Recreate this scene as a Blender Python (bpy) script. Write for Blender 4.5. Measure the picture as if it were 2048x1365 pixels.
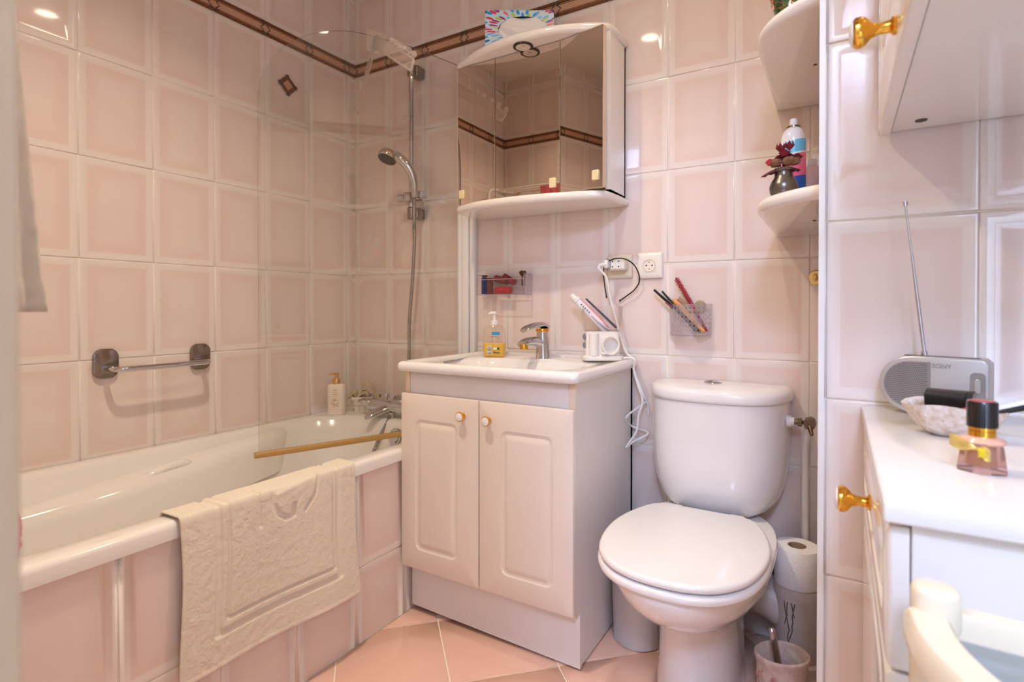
import bpy, bmesh, math, random
from mathutils import Vector, Matrix, noise
random.seed(7)
S = bpy.context.scene
for o in list(bpy.data.objects): bpy.data.objects.remove(o)
COL = S.collection
PI = math.pi

# ------------------------------------------------------------------ camera
FPX, YAW, PIT, CYP, CXP = 1094.998, -0.5395, -0.0085, 626.22, 1024.0
CAM = Vector((1.8775, -1.7596, 0.9635))
FW = Vector((math.sin(YAW)*math.cos(PIT), math.cos(YAW)*math.cos(PIT), math.sin(PIT)))
RT = Vector((math.cos(YAW), -math.sin(YAW), 0)); UP = RT.cross(FW)
def at(px, py, X=None, Y=None, Z=None):
    """point where the sight line of a photo pixel meets a known plane of the room"""
    d = FW + RT*((px-CXP)/FPX) - UP*((py-CYP)/FPX)
    i, v = (0, X) if X is not None else (1, Y) if Y is not None else (2, Z)
    return CAM + d*((v-CAM[i])/d[i])
cd = bpy.data.cameras.new('camera'); co = bpy.data.objects.new('camera', cd); COL.objects.link(co)
cd.sensor_width = 36; cd.lens = FPX*36/2048; cd.shift_y = (CYP-682.5)/2048; cd.clip_start = 0.02
co.matrix_world = Matrix((( RT.x, UP.x, -FW.x, CAM.x), (RT.y, UP.y, -FW.y, CAM.y), (RT.z, UP.z, -FW.z, CAM.z), (0,0,0,1)))
cd.dof.use_dof = True; cd.dof.focus_distance = 1.9; cd.dof.aperture_fstop = 6.5
S.camera = co
# ------------------------------------------------------------------ light and exposure
S.view_settings.view_transform = 'Standard'; S.view_settings.look = 'None'
S.view_settings.exposure = 0.28; S.view_settings.gamma = 1.0; S.view_settings.use_curve_mapping = False
W = bpy.data.worlds.new('world'); S.world = W; W.use_nodes = True
W.node_tree.nodes['Background'].inputs[0].default_value = (0.75, 0.86, 1.0, 1)
W.node_tree.nodes['Background'].inputs[1].default_value = 1.0
LAMPS = [(1.50, -0.62), (0.98, -1.17)]
LAMP_W = (2.6, 8.8)
LAMP_COL = (1.0, 0.855, 0.66)
WIN = dict(x0=2.56, x1=2.82, z0=0.04, z1=2.20, y=-3.0)     # tall window in the end wall of the hall behind the camera
HALL = (2.12, -2.85, 2.28)
def area(name, loc, rot, sx, sy, power, col, shape='RECTANGLE'):
    l = bpy.data.lights.new(name, 'AREA'); l.shape = shape; l.size = sx
    if shape == 'RECTANGLE': l.size_y = sy
    l.energy = power; l.color = col
    o = bpy.data.objects.new(name, l); COL.objects.link(o); o.location = loc; o.rotation_euler = rot
    return o
# daylight coming in through the hall window
area('window_daylight', ((WIN['x0']+WIN['x1'])/2, WIN['y']-0.03, (WIN['z0']+WIN['z1'])/2), (PI/2, 0, 0),
     WIN['x1']-WIN['x0'], WIN['z1']-WIN['z0'], 9, (0.55, 0.70, 1.0))
# globe lamp of the hall behind the camera
hl = bpy.data.lights.new('hall_light', 'POINT'); hl.energy = 74; hl.color = (0.44, 0.60, 1.0); hl.shadow_soft_size = 0.14
ho = bpy.data.objects.new('hall_light', hl); COL.objects.link(ho); ho.location = HALL

# ------------------------------------------------------------------ helpers
OFF = {}
def lin(c):
    f = lambda v: v/12.92 if v <= 0.04045 else ((v+0.055)/1.055)**2.4
    return tuple(f(v/255) for v in c) + (1,)
def mat(name, c, rough=0.4, metal=0.0, bump=None, coat=0.0, var=None, spec=0.5, sheen=0.0, attr=None, trans=0.0, ior=1.45, sub=0.0):
    m = bpy.data.materials.new(name); m.use_nodes = True
    nt = m.node_tree; b = nt.nodes['Principled BSDF']; L = nt.links
    b.inputs['Base Color'].default_value = lin(c); b.inputs['Roughness'].default_value = rough
    b.inputs['Metallic'].default_value = metal; b.inputs['Specular IOR Level'].default_value = spec
    b.inputs['Coat Weight'].default_value = coat; b.inputs['Coat Roughness'].default_value = 0.03
    b.inputs['Sheen Weight'].default_value = sheen; b.inputs['IOR'].default_value = ior
    b.inputs['Transmission Weight'].default_value = trans
    if sub: b.inputs['Subsurface Weight'].default_value = sub; b.inputs['Subsurface Scale'].default_value = 0.01
    tc = nt.nodes.new('ShaderNodeTexCoord')
    if attr:
        a = nt.nodes.new('ShaderNodeAttribute'); a.attribute_name = attr; L.new(a.outputs['Color'], b.inputs['Base Color'])
    if var:
        n = nt.nodes.new('ShaderNodeTexNoise'); n.inputs['Scale'].default_value = var[0]; n.inputs['Detail'].default_value = 4
        r = nt.nodes.new('ShaderNodeValToRGB'); r.color_ramp.elements[0].color = lin(c); r.color_ramp.elements[1].color = lin(var[1])
        r.color_ramp.elements[0].position = 0.35; r.color_ramp.elements[1].position = 0.65
        L.new(tc.outputs['Object'], n.inputs['Vector']); L.new(n.outputs['Fac'], r.inputs['Fac']); L.new(r.outputs['Color'], b.inputs['Base Color'])
    if bump:
        n = nt.nodes.new('ShaderNodeTexNoise'); n.inputs['Scale'].default_value = bump[0]; n.inputs['Detail'].default_value = 5
        p = nt.nodes.new('ShaderNodeBump'); p.inputs['Strength'].default_value = bump[1]; p.inputs['Distance'].default_value = bump[2] if len(bump) > 2 else 0.002
        L.new(tc.outputs['Object'], n.inputs['Vector']); L.new(n.outputs['Fac'], p.inputs['Height']); L.new(p.outputs['Normal'], b.inputs['Normal'])
    return m
def thin_glass(name, tint=(250, 252, 250), rough=0.0, ior=1.5, body=0.0, bodycol=(255, 255, 255)):
    m = bpy.data.materials.new(name); m.use_nodes = True; nt = m.node_tree; L = nt.links
    for n in list(nt.nodes): nt.nodes.remove(n)
    out = nt.nodes.new('ShaderNodeOutputMaterial'); mix = nt.nodes.new('ShaderNodeMixShader')
    lw = nt.nodes.new('ShaderNodeLayerWeight'); lw.inputs['Blend'].default_value = 0.5
    pw = nt.nodes.new('ShaderNodeMath'); pw.operation = 'POWER'; pw.inputs[1].default_value = 5
    f0 = ((ior-1)/(ior+1))**2
    fr = nt.nodes.new('ShaderNodeMath'); fr.operation = 'MULTIPLY_ADD'; fr.inputs[1].default_value = 1-f0; fr.inputs[2].default_value = f0
    L.new(lw.outputs['Facing'], pw.inputs[0]); L.new(pw.outputs[0], fr.inputs[0])
    t = nt.nodes.new('ShaderNodeBsdfTransparent'); t.inputs['Color'].default_value = lin(tint)
    g = nt.nodes.new('ShaderNodeBsdfGlossy'); g.inputs['Roughness'].default_value = rough
    L.new(fr.outputs[0], mix.inputs[0]); L.new(g.outputs[0], mix.inputs[2])
    if body:
        d = nt.nodes.new('ShaderNodeBsdfDiffuse'); d.inputs['Color'].default_value = lin(bodycol)
        m2 = nt.nodes.new('ShaderNodeMixShader'); m2.inputs[0].default_value = body
        L.new(t.outputs[0], m2.inputs[1]); L.new(d.outputs[0], m2.inputs[2]); L.new(m2.outputs[0], mix.inputs[1])
    else: L.new(t.outputs[0], mix.inputs[1])
    L.new(mix.outputs[0], out.inputs['Surface']); return m

class G:
    """collects world-space geometry that becomes one mesh"""
    def __init__(s): s.v = []; s.f = []; s.m = []; s.c = None
    def add(s, vs, fs, mi=0, M=None):
        b = len(s.v)
        s.v += [(M @ Vector(v) if M else Vector(v)) for v in vs]
        s.f += [tuple(b+i for i in f) for f in fs]; s.m += [mi]*len(fs); return s
    def box(s, a, b, r=0.0, seg=2, mi=0, M=None):
        bm = bmesh.new(); bmesh.ops.create_cube(bm, size=1)
        a, b = Vector(a), Vector(b)
        for v in bm.verts: v.co = Vector(((a[i]+b[i])/2 + v.co[i]*abs(b[i]-a[i])) for i in range(3))
        if r > 0: bmesh.ops.bevel(bm, geom=list(bm.edges), offset=r, segments=seg, profile=0.5, affect='EDGES', clamp_overlap=True)
        bm.verts.ensure_lookup_table(); bm.normal_update()
        s.add([v.co.copy() for v in bm.verts], [[v.index for v in f.verts] for f in bm.faces], mi, M); bm.free(); return s
    def loft(s, rings, cap0=True, cap1=True, mi=0, M=None, closed=True):
        n = len(rings[0]); vs = [p for r in rings for p in r]; fs = []
        for i in range(len(rings)-1):
            for j in range(n if closed else n-1):
                k = (j+1) % n; fs.append((i*n+j, i*n+k, (i+1)*n+k, (i+1)*n+j))
        if cap0: fs.append(tuple(range(n-1, -1, -1)))
        if cap1: fs.append(tuple((len(rings)-1)*n+j for j in range(n)))
        return s.add(vs, fs, mi, M)
    def lathe(s, prof, c=(0, 0, 0), n=32, mi=0, M=None, cap=True):
        rings = [[Vector((c[0]+r*math.cos(2*PI*j/n), c[1]+r*math.sin(2*PI*j/n), c[2]+z)) for j in range(n)] for r, z in prof]
        return s.loft(rings, cap, cap, mi, M)
    def tube(s, path, r, n=10, mi=0, M=None, cap=True):
        P = [Vector(p) for p in path]; rings = []; up = None
        for i, p in enumerate(P):
            t = (P[min(i+1, len(P)-1)] - P[max(i-1, 0)]).normalized()
            if up is None:
                up = Vector((0, 0, 1)) if abs(t.z) < 0.9 else Vector((1, 0, 0))
            u = (up - t*up.dot(t)).normalized(); w = t.cross(u); up = u
            rr = r[i] if isinstance(r, (list, tuple)) else r
            rings.append([p + (u*math.cos(2*PI*j/n) + w*math.sin(2*PI*j/n))*rr for j in range(n)])
        return s.loft([list(reversed(q)) for q in rings][::1], cap, cap, mi, M) if False else s.loft(rings, cap, cap, mi, M)
    def disc(s, c, axis, r, h, n=24, mi=0, bev=0.0):
        A = Vector(axis).normalized(); q = A.to_track_quat('Z', 'Y').to_matrix().to_4x4(); M = Matrix.Translation(Vector(c)) @ q
        prof = [(r, 0), (r, h)] if not bev else [(r-bev, 0), (r, bev), (r, h-bev), (r-bev, h)]
        return s.lathe(prof, n=n, mi=mi, M=M)
    def prism(s, outline, z0, z1, bev=0.0, seg=3, mi=0, M=None):
        """flat outline (x,y) raised from z0 to z1 with rounded rims"""
        O = [Vector((p[0], p[1])) for p in outline]; n = len(O)
        ar = sum(O[i].x*O[(i+1) % n].y - O[(i+1) % n].x*O[i].y for i in range(n))
        if ar < 0: O.reverse()
        def inset(d):
            R = []
            for i in range(n):
                a, b, c = O[i-1], O[i], O[(i+1) % n]
                n1 = Vector((-(b-a).y, (b-a).x)).normalized(); n2 = Vector((-(c-b).y, (c-b).x)).normalized()
                m = n1+n2; m = m.normalized() if m.length > 1e-6 else n1
                R.append(b + m*(d/max(0.5, m.dot(n1))))
            return R
        L = []
        if bev > 0:
            for k in range(seg+1):
                a = PI/2*k/seg; L.append((bev*(1-math.sin(a)), z0+bev*(1-math.cos(a))))
            for k in range(seg+1):
                a = PI/2*k/seg; L.append((bev*(1-math.cos(a)), z1-bev*(1-math.sin(a))))
        else: L = [(0, z0), (0, z1)]
        rings = [[Vector((p.x, p.y, z)) for p in inset(d)] for d, z in L]
        return s.loft(rings, True, True, mi, M)

def spline(pts, k=8, closed=False):
    P = [Vector(p) for p in pts]; n = len(P); out = []
    for i in range(n if closed else n-1):
        g = lambda j: P[j % n] if closed else P[max(0, min(n-1, j))]
        p0, p1, p2, p3 = g(i-1), g(i), g(i+1), g(i+2)
        for t in range(k):
            t /= k
            out.append(0.5*((2*p1) + (p2-p0)*t + (2*p0-5*p1+4*p2-p3)*t*t + (3*p1-p0-3*p2+p3)*t**3))
    if not closed: out.append(P[-1])
    return out
def rrect(x0, x1, y0, y1, r, k=4):
    """rounded rectangle, counter-clockwise"""
    r = max(min(r, (x1-x0)/2-1e-5, (y1-y0)/2-1e-5), 1e-5); o = []
    for cx, cy, a0 in ((x1-r, y0+r, -PI/2), (x1-r, y1-r, 0), (x0+r, y1-r, PI/2), (x0+r, y0+r, PI)):
        for i in range(k+1):
            a = a0+PI/2*i/k; o.append(Vector((cx+r*math.cos(a), cy+r*math.sin(a))))
    return o
def meshdata(name, g, mats, smooth=40):
    me = bpy.data.meshes.new(name)
    me.from_pydata([tuple(v) for v in g.v], [], g.f)
    for m in (mats if isinstance(mats, (list, tuple)) else [mats]): me.materials.append(m)
    for p, mi in zip(me.polygons, g.m): p.material_index = mi
    bm = bmesh.new(); bm.from_mesh(me); bmesh.ops.recalc_face_normals(bm, faces=bm.faces); bm.to_mesh(me); bm.free()
    if smooth:
        for p in me.polygons: p.use_smooth = True
        if smooth < 180: me.set_sharp_from_angle(angle=math.radians(smooth))
    return me
def thing(name, label, cat, loc=(0, 0, 0), group=None):
    o = bpy.data.objects.new(name, None); COL.objects.link(o); o.location = loc; o.empty_display_size = 0.05
    o['label'] = label; o['category'] = cat
    if group: o['group'] = group
    OFF[o] = Vector(loc); return o
def part(name, g, m, parent, smooth=40, label=None):
    off = OFF[parent]
    g2 = G(); g2.v = [v-off for v in g.v]; g2.f = g.f; g2.m = g.m
    o = bpy.data.objects.new(name, meshdata(name, g2, m, smooth)); COL.objects.link(o); o.parent = parent; OFF[o] = off
    if label: o['label'] = label
    return o
def solo(name, label, cat, g, m, loc=(0, 0, 0), smooth=40, group=None):
    off = Vector(loc); g2 = G(); g2.v = [v-off for v in g.v]; g2.f = g.f; g2.m = g.m
    o = bpy.data.objects.new(name, meshdata(name, g2, m, smooth)); COL.objects.link(o); o.location = loc; OFF[o] = off
    o['label'] = label; o['category'] = cat
    if group: o['group'] = group
    return o
def struct(name, g, m, smooth=0, label=None):
    o = bpy.data.objects.new(name, meshdata(name, g, m, smooth)); COL.objects.link(o); OFF[o] = Vector((0, 0, 0))
    o['kind'] = 'structure'
    if label: o['label'] = label
    return o
def textmesh(txt, size, ext=0.0004):
    c = bpy.data.curves.new('t', 'FONT'); c.body = txt; c.size = size; c.extrude = ext; c.align_x = 'CENTER'; c.align_y = 'CENTER'; c.resolution_u = 2
    o = bpy.data.objects.new('t', c); COL.objects.link(o); bpy.context.view_layer.update()
    me = bpy.data.meshes.new_from_object(o.evaluated_get(bpy.context.evaluated_depsgraph_get()))
    g = G(); g.add([v.co.copy() for v in me.vertices], [tuple(p.vertices) for p in me.polygons])
    bpy.data.objects.remove(o); bpy.data.curves.remove(c); bpy.data.meshes.remove(me); return g
def placed(g, M):
    h = G(); h.add(g.v, g.f, 0, M); h.m = list(g.m); return h
def frame(o, x, y, z):
    x, y, z = Vector(x), Vector(y), Vector(z)
    return Matrix(((x.x, y.x, z.x, o[0]), (x.y, y.y, z.y, o[1]), (x.z, y.z, z.z, o[2]), (0, 0, 0, 1)))

# ------------------------------------------------------------------ materials
M_tile = mat('glazed_pink_tile', (240, 222, 214), 0.06, attr='glaze', coat=0.35)
M_grout = mat('grout', (244, 234, 216), 0.85, bump=(300, 0.2))
M_paint = mat('ceiling_paint', (232, 222, 206), 0.8)
M_jamb = mat('shaded_jamb_paint', (196, 166, 132), 0.5)  # beige darkened so the base colour carries the shade on the jamb
M_hall = mat('hall_paint', (235, 232, 226), 0.9)
M_floor = mat('floor_tile', (236, 194, 174), 0.16, var=(6, (231, 187, 167)), coat=0.1)
M_bord = [mat('border_clay', (216, 174, 146), 0.25, var=(900, (194, 146, 116))), mat('border_brown', (118, 70, 38), 0.2), mat('border_bronze', (84, 70, 56), 0.3, bump=(600, 0.5)), mat('border_line', (74, 52, 38), 0.3)]
M_white = mat('white_enamel', (238, 232, 226), 0.12, coat=0.4)
M_cer = mat('white_ceramic', (240, 236, 234), 0.05, coat=0.6)
M_seat = mat('seat_plastic', (240, 236, 233), 0.13, coat=0.3)
M_pvc = mat('white_plastic', (238, 234, 230), 0.3)
M_lac = mat('white_lacquer', (238, 230, 222), 0.14, coat=0.4)
M_side = mat('white_melamine', (234, 226, 220), 0.45)
M_chrome = mat('chrome', (205, 205, 210), 0.07, 1.0)
M_dchrome = mat('dull_chrome', (150, 140, 132), 0.16, 1.0)
M_gold = mat('polished_brass', (236, 176, 70), 0.1, 1.0)
M_goldm = mat('satin_gold', (226, 182, 112), 0.28, 1.0)
M_black = mat('black_plastic', (24, 22, 22), 0.3)
M_rub = mat('spray_rubber', (52, 48, 46), 0.6, bump=(400, 0.4))
M_glass = thin_glass('shower_glass', (252, 252, 250), ior=1.6)
M_edge = mat('glass_edge', (120, 128, 120), 0.15)
M_acr = thin_glass('clear_acrylic', (254, 253, 253), ior=1.5)
M_acrl = thin_glass('lilac_acrylic', (254, 253, 254), ior=1.45)
M_mirror = mat('mirror_silver', (222, 212, 202), 0.0, 1.0)

# ------------------------------------------------------------------ tiles
TW, TH, GR = 0.2, 0.2967, 0.0025
ROWS = [0.218-TH, 0.218, 0.5147, 0.8114, 1.1081, 1.4048, 1.7015]           # bottoms of rows under the border
BORD = (1.9985, 2.0555); TOPROWS = [2.0555, 2.3522]; CEIL = 2.43
C_RIM, C_BEV, C_PINK, C_MID = lin((237, 225, 217)), lin((236, 222, 213)), lin((232, 210, 199)), lin((235, 217, 207))
RINGS = [(0.0, -0.004, C_RIM), (0.0, -0.0010, C_RIM), (0.0010, -0.0002, C_RIM), (0.0026, 0.0, C_RIM), (0.0085, 0.0, C_RIM), (0.0095, -0.00008, C_RIM),
         (0.0185, -0.0013, C_BEV), (0.0215, -0.0015, C_PINK), (0.032, -0.0015, C_PINK), (0.062, -0.0015, C_MID)]
TCACHE = {}
def tile_mesh(u0, u1, v0, v1):
    """tile with a rounded edge, flat rim and sunk field; (u0..v1) is what is left of the full tile after cutting"""
    key = tuple(round(q, 4) for q in (u0, u1, v0, v1))
    if key in TCACHE: return TCACHE[key]
    FU, FV = TW-GR, TH-GR; g = G(); cols = []; rings = []
    for i, (d, h, c) in enumerate(RINGS):
        e = 0.00002*i
        a, b = max(d, u0+e), min(FU-d, u1-e); p, q = max(d, v0+e), min(FV-d, v1-e)
        if i:
            L0_, R0_, B0_, T0_ = prev
            if b <= a: a = b = min(max((a+b)/2, L0_), R0_)
            if q <= p: p = q = min(max((p+q)/2, B0_), T0_)
            a, b, p, q = min(max(a, L0_), R0_), max(min(b, R0_), L0_), min(max(p, B0_), T0_), max(min(q, T0_), B0_)
        prev = (a, b, p, q)
        rings.append([Vector((a, p, h)), Vector((b, p, h)), Vector((b, q, h)), Vector((a, q, h))]); cols += [c]*4
    g.loft(rings, False, True)
    me = meshdata('tile', g, M_tile, 180)
    at_ = me.color_attributes.new('glaze', 'FLOAT_COLOR', 'POINT')
    for i, c in enumerate(cols): at_.data[i].color = c
    TCACHE[key] = me; return me
def border_mesh(w):
    key = ('b', round(w, 4))
    if key in TCACHE: return TCACHE[key]
    H = BORD[1]-BORD[0]-0.002; g = G()
    g.box((0, 0, -0.004), (w, H, 0.0), 0.0008, 1, 0)
    for y in (0.0055, H-0.0055):
        g.tube([(0.001, y, 0.0005), (w-0.001, y, 0.0005)], 0.0054, 8, 1)
    for y in (0.0145, H-0.0145): g.box((0.001, y-0.0012, 0), (w-0.001, y+0.0012, 0.0010), 0.0004, 1, 1)
    for x, s in ((0, 1), (w, -1)):
        if w < 0.12 and s < 0: continue
        for y in (0.0065, H-0.0065):
            for dx in (0.005, 0.013): g.box((x+s*(dx-0.0035), y-0.006, 0), (x+s*(dx+0.0035), y+0.006, 0.006), 0.0015, 1, 2)
        m = H/2; p = [(x+s*0.010, 0.014, 0.0012), (x+s*0.008, m-0.010, 0.0012), (x+s*0.020, m, 0.0012), (x+s*0.008, m+0.010, 0.0012), (x+s*0.010, H-0.014, 0.0012)]
        g.tube(p, 0.0017, 5, 3)
    me = meshdata('border_tile', g, M_bord, 40); TCACHE[key] = me; return me
def hang(name, me, parent, M):
    o = bpy.data.objects.new(name, me); COL.objects.link(o); o.parent = parent; o.matrix_basis = M; OFF[o] = Vector((0, 0, 0)); return o
def tile_wall(wall, P0, u, n, cols, z0, z1, rows=None, border=True, skip=None):
    """cols: list of (left edge of full tile, visible left, visible right) along u"""
    u, n = Vector(u), Vector(n); rnd = random.Random(hash((round(P0[0], 2), round(P0[1], 2))) & 0xffff)
    for rb in (rows if rows is not None else ROWS+TOPROWS):
        for (cl, a, b) in cols:
            lo, hi = max(rb, z0), min(rb+TH, z1)
            if hi-lo < 0.006 or b-a < 0.006: continue
            if skip and skip((a+b)/2, (lo+hi)/2): continue
            u0 = max(0, a-cl-GR/2) if a > cl+1e-6 else 0; u1 = min(TW-GR, b-cl-GR/2)
            v0 = max(0, lo-rb-GR/2) if lo > rb+1e-6 else 0; v1 = min(TH-GR, hi-rb-GR/2)
            me = tile_mesh(u0, u1, v0, v1)
            o = Vector(P0) + u*(cl+GR/2) + Vector((0, 0, rb+GR/2))
            M = frame(o, u, (0, 0, 1), n)
            c = Matrix.Translation(((u0+u1)/2, (v0+v1)/2, 0))
            J = c @ Matrix.Rotation(rnd.gauss(0, 0.0022), 4, 'X') @ Matrix.Rotation(rnd.gauss(0, 0.0022), 4, 'Y') @ c.inverted()
            hang('tile', me, wall, M @ J)
    if border:
        for (cl, a, b) in cols:
            if b-a < 0.012: continue
            me = border_mesh(b-a-0.0015)
            hang('border_tile', me, wall, frame(Vector(P0)+u*(a+0.0007)+Vector((0, 0, BORD[0]+0.001)), u, (0, 0, 1), n))
C1, C2 = 0.0481, 0.2049
FOOT = -1.615      # wall at the foot of the bath
NX, SY = 1.847, -0.70   # niche side, front face of the projecting wall
def wallbox(name, a, b, m=None): return struct(name, G().box(a, b), m or M_grout)
REC = 0.0023
fl = struct('floor', G().box((-0.1, -3.1, -0.1), (3.0, 0.1, -REC)), M_grout)
wallbox('ceiling', (-0.1, -3.1, CEIL), (3.0, 0.1, CEIL+0.1), M_paint)
wl = wallbox('wall_left', (-0.12, FOOT-0.15, 0), (-REC, 0.1, CEIL))
wb = wallbox('wall_back', (-REC, REC, 0), (2.45, 0.12, CEIL))
wf = wallbox('wall_front', (-REC, FOOT-0.14, 0), (1.335, FOOT-REC, CEIL))
wn = wallbox('wall_niche', (NX+0.006+REC, SY+REC, 0), (2.35, REC, CEIL))
wallbox('wall_right', (2.35, -1.48, 0), (2.47, 0.1, CEIL), M_hall)
# left wall: u = +Y measured from FOOT
L0 = FOOT
cl = []
y = -C1
cl.append((-C1-L0, -C1-L0, -L0))                       # cut strip in the corner
while y > L0+0.001:
    a = y-TW; cl.append((a-L0, max(a, L0)-L0, y-L0)); y = a
tile_wall(wl, (0, L0, 0), (0, 1, 0), (1, 0, 0), cl, 0.5, CEIL)
cb = [(C2-TW, 0.0, C2)] + [(C2+TW*i, C2+TW*i, min(C2+TW*(i+1), NX)) for i in range(9)]
tile_wall(wb, (0, 0, 0), (1, 0, 0), (0, -1, 0), cb, 0.0, CEIL, skip=lambda x, z: (x < 0.6 and z < 0.45))
cf = [(1.335-TW*(i+1)-0.0, 1.335-min(1.335, TW*(i+1)), 1.335-TW*i) for i in range(7)]
tile_wall(wf, (1.335, FOOT, 0), (-1, 0, 0), (0, 1, 0), cf, 0.5, CEIL)
cn = [(1.857-NX, 1.857-NX, 2.0545-NX), (2.0545-NX, 2.0545-NX, 2.252-NX), (2.252-NX, 2.252-NX, 2.35-NX)]
tile_wall(wn, (NX, SY, 0), (1, 0, 0), (0, -1, 0), cn, 0.0, CEIL)
cs = [(TW*i, TW*i, min(TW*(i+1), 0.7)) for i in range(4)]
tile_wall(wn, (NX+0.006, 0, 0), (0, -1, 0), (-1, 0, 0), cs, 0.0, CEIL)
struct('trim_1', G().prism([(NX-0.0005, SY-0.004), (NX+0.0085, SY-0.004), (NX+0.0085, SY+0.008), (NX-0.0005, SY+0.008)], 0, CEIL, 0.0), M_pvc, 40, 'white corner strip on the edge of the tiled pier')
# diamond inlay set into the left wall
g = G(); c = at(577, 171, X=0)
A = at(567, 158, X=0); 
def dq(s, x):
    pts = [at(556.5, 162, X=x), at(575, 149, X=x), at(595, 178, X=x), at(577, 192.5, X=x)]
    m = sum(pts, Vector())/4; return [m+(p-m)*s for p in pts]
o1, i1, i0 = dq(1.0, 0.0005), dq(0.55, 0.0045), dq(0.5, 0.002)
b0 = [v.copy() for v in dq(1.0, -0.001)]; o2 = dq(0.97, 0.0045)
g.loft([b0, o1, o2, i1, i0], False, False, 1); g.add(i0, [(0, 1, 2, 3)], 0)
for p in dq(0.8, 0.004): g.box(p-Vector((0.002, 0.007, 0.007)), p+Vector((0.002, 0.007, 0.007)), 0.0015, 1, 2)
io = bpy.data.objects.new('inlay_tile', meshdata('inlay_tile', g, M_bord, 30)); COL.objects.link(io); io.parent = wl
# floor tiles laid on the diagonal
D = 0.206; gf = {}
def clip_poly(P, x0, x1, y0, y1):
    for ax, lim, s in ((0, x0, 1), (0, x1, -1), (1, y0, 1), (1, y1, -1)):
        Q = []
        for i in range(len(P)):
            a, b = P[i-1], P[i]; ina, inb = s*(a[ax]-lim) >= 0, s*(b[ax]-lim) >= 0
            if ina != inb:
                t = (lim-a[ax])/(b[ax]-a[ax]); Q.append(a+(b-a)*t)
            if inb: Q.append(b)
        P = Q
        if len(P) < 3: return None
    return P
hd = D-0.0028
for i in range(-8, 12):
    for j in range(-14, 6):
        if (i+j) % 2 == 0: continue
        cx, cy = 0.82+D*i, -0.437+D*j
        P = clip_poly([Vector((cx+hd, cy)), Vector((cx, cy+hd)), Vector((cx-hd, cy)), Vector((cx, cy-hd))], 0.702, 2.345, -2.6, -0.002)
        if not P: continue
        if cx > NX+0.2 and cy > SY+0.2: continue
        Q = [P[k] for k in range(len(P)) if (P[k]-P[k-1]).length > 1e-4]
        if len(Q) < 3: continue
        gg = G().prism([(p.x-cx, p.y-cy) for p in Q], -0.006, 0.0, 0.0012, 1)
        o = bpy.data.objects.new('tile', meshdata('floor_tile', gg, M_floor, 60)); COL.objects.link(o); o.parent = fl; o.location = (cx, cy, 0)
# doorway, its jamb at the left edge of the view, and the hall behind the camera
struct('door_1', G().box((1.60, -1.82, 0), (1.6585, -1.692, 2.05), 0.001).box((1.60, -1.82, 2.03), (2.35, -1.692, 2.06), 0.003), M_jamb, 40, 'painted jamb of the open doorway, shade put into its colour')
wallbox('wall_lintel', (1.60, -1.81, 2.06), (2.35, -1.70, CEIL), M_hall)
wallbox('wall_door_side', (1.335, -1.81, 0), (1.60, -1.70, CEIL), M_hall)
wallbox('wall_hall_left', (-0.1, -3.1, 0), (0.0, FOOT-0.15, CEIL), M_hall)
wallbox('wall_hall_step', (2.47, -1.48, 0), (3.0, -1.36, CEIL), M_hall)
wallbox('wall_hall_right', (2.95, -3.1, 0), (3.05, -1.36, CEIL), M_hall)
g = G(); x0, x1, z0, z1, yy = WIN['x0'], WIN['x1'], WIN['z0'], WIN['z1'], WIN['y']
g.box((-0.1, yy-0.1, 0), (x0, yy, CEIL)).box((x1, yy-0.1, 0), (3.0, yy, CEIL)).box((x0, yy-0.1, 0), (x1, yy, z0)).box((x0, yy-0.1, z1), (x1, yy, CEIL))
struct('wall_hall_end', g, M_hall)
g = G()
for a, b in (((x0, z0), (x0+0.04, z1)), ((x1-0.04, z0), (x1, z1)), ((x0, z0), (x1, z0+0.04)), ((x0, z1-0.04), (x1, z1))):
    g.box((a[0], yy-0.02, a[1]), (b[0], yy+0.01, b[1]), 0.004)
struct('window_1', g, M_pvc, 40, 'white window frame in the hall')

# ------------------------------------------------------------------ ceiling spots
M_lens = bpy.data.materials.new('lamp_lens'); M_lens.use_nodes = True
e = M_lens.node_tree.nodes['Principled BSDF']; e.inputs['Emission Color'].default_value = LAMP_COL + (1,); e.inputs['Emission Strength'].default_value = 20
for k, (x, y) in enumerate(LAMPS):
    t = thing('ceiling_spotlight', ['recessed ceiling spotlight nearer the toilet', 'recessed ceiling spotlight over the bathtub side'][k], 'lamp', (x, y, CEIL), 'recessed ceiling spots')
    part('trim_ring', G().lathe([(0.060, 0), (0.060, -0.006), (0.045, -0.010), (0.043, -0.002), (0.043, 0)], (x, y, CEIL), 32), M_chrome, t)
    part('lens', G().lathe([(0.042, -0.001), (0.042, -0.004), (0.0, -0.004)], (x, y, CEIL), 32, cap=False), M_lens, t)
    l = area('spot_light', (x, y, CEIL-0.012), (0, 0, 0), 0.08, 0.08, LAMP_W[k], LAMP_COL, 'DISK'); l.data.spread = math.radians(125)

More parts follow.
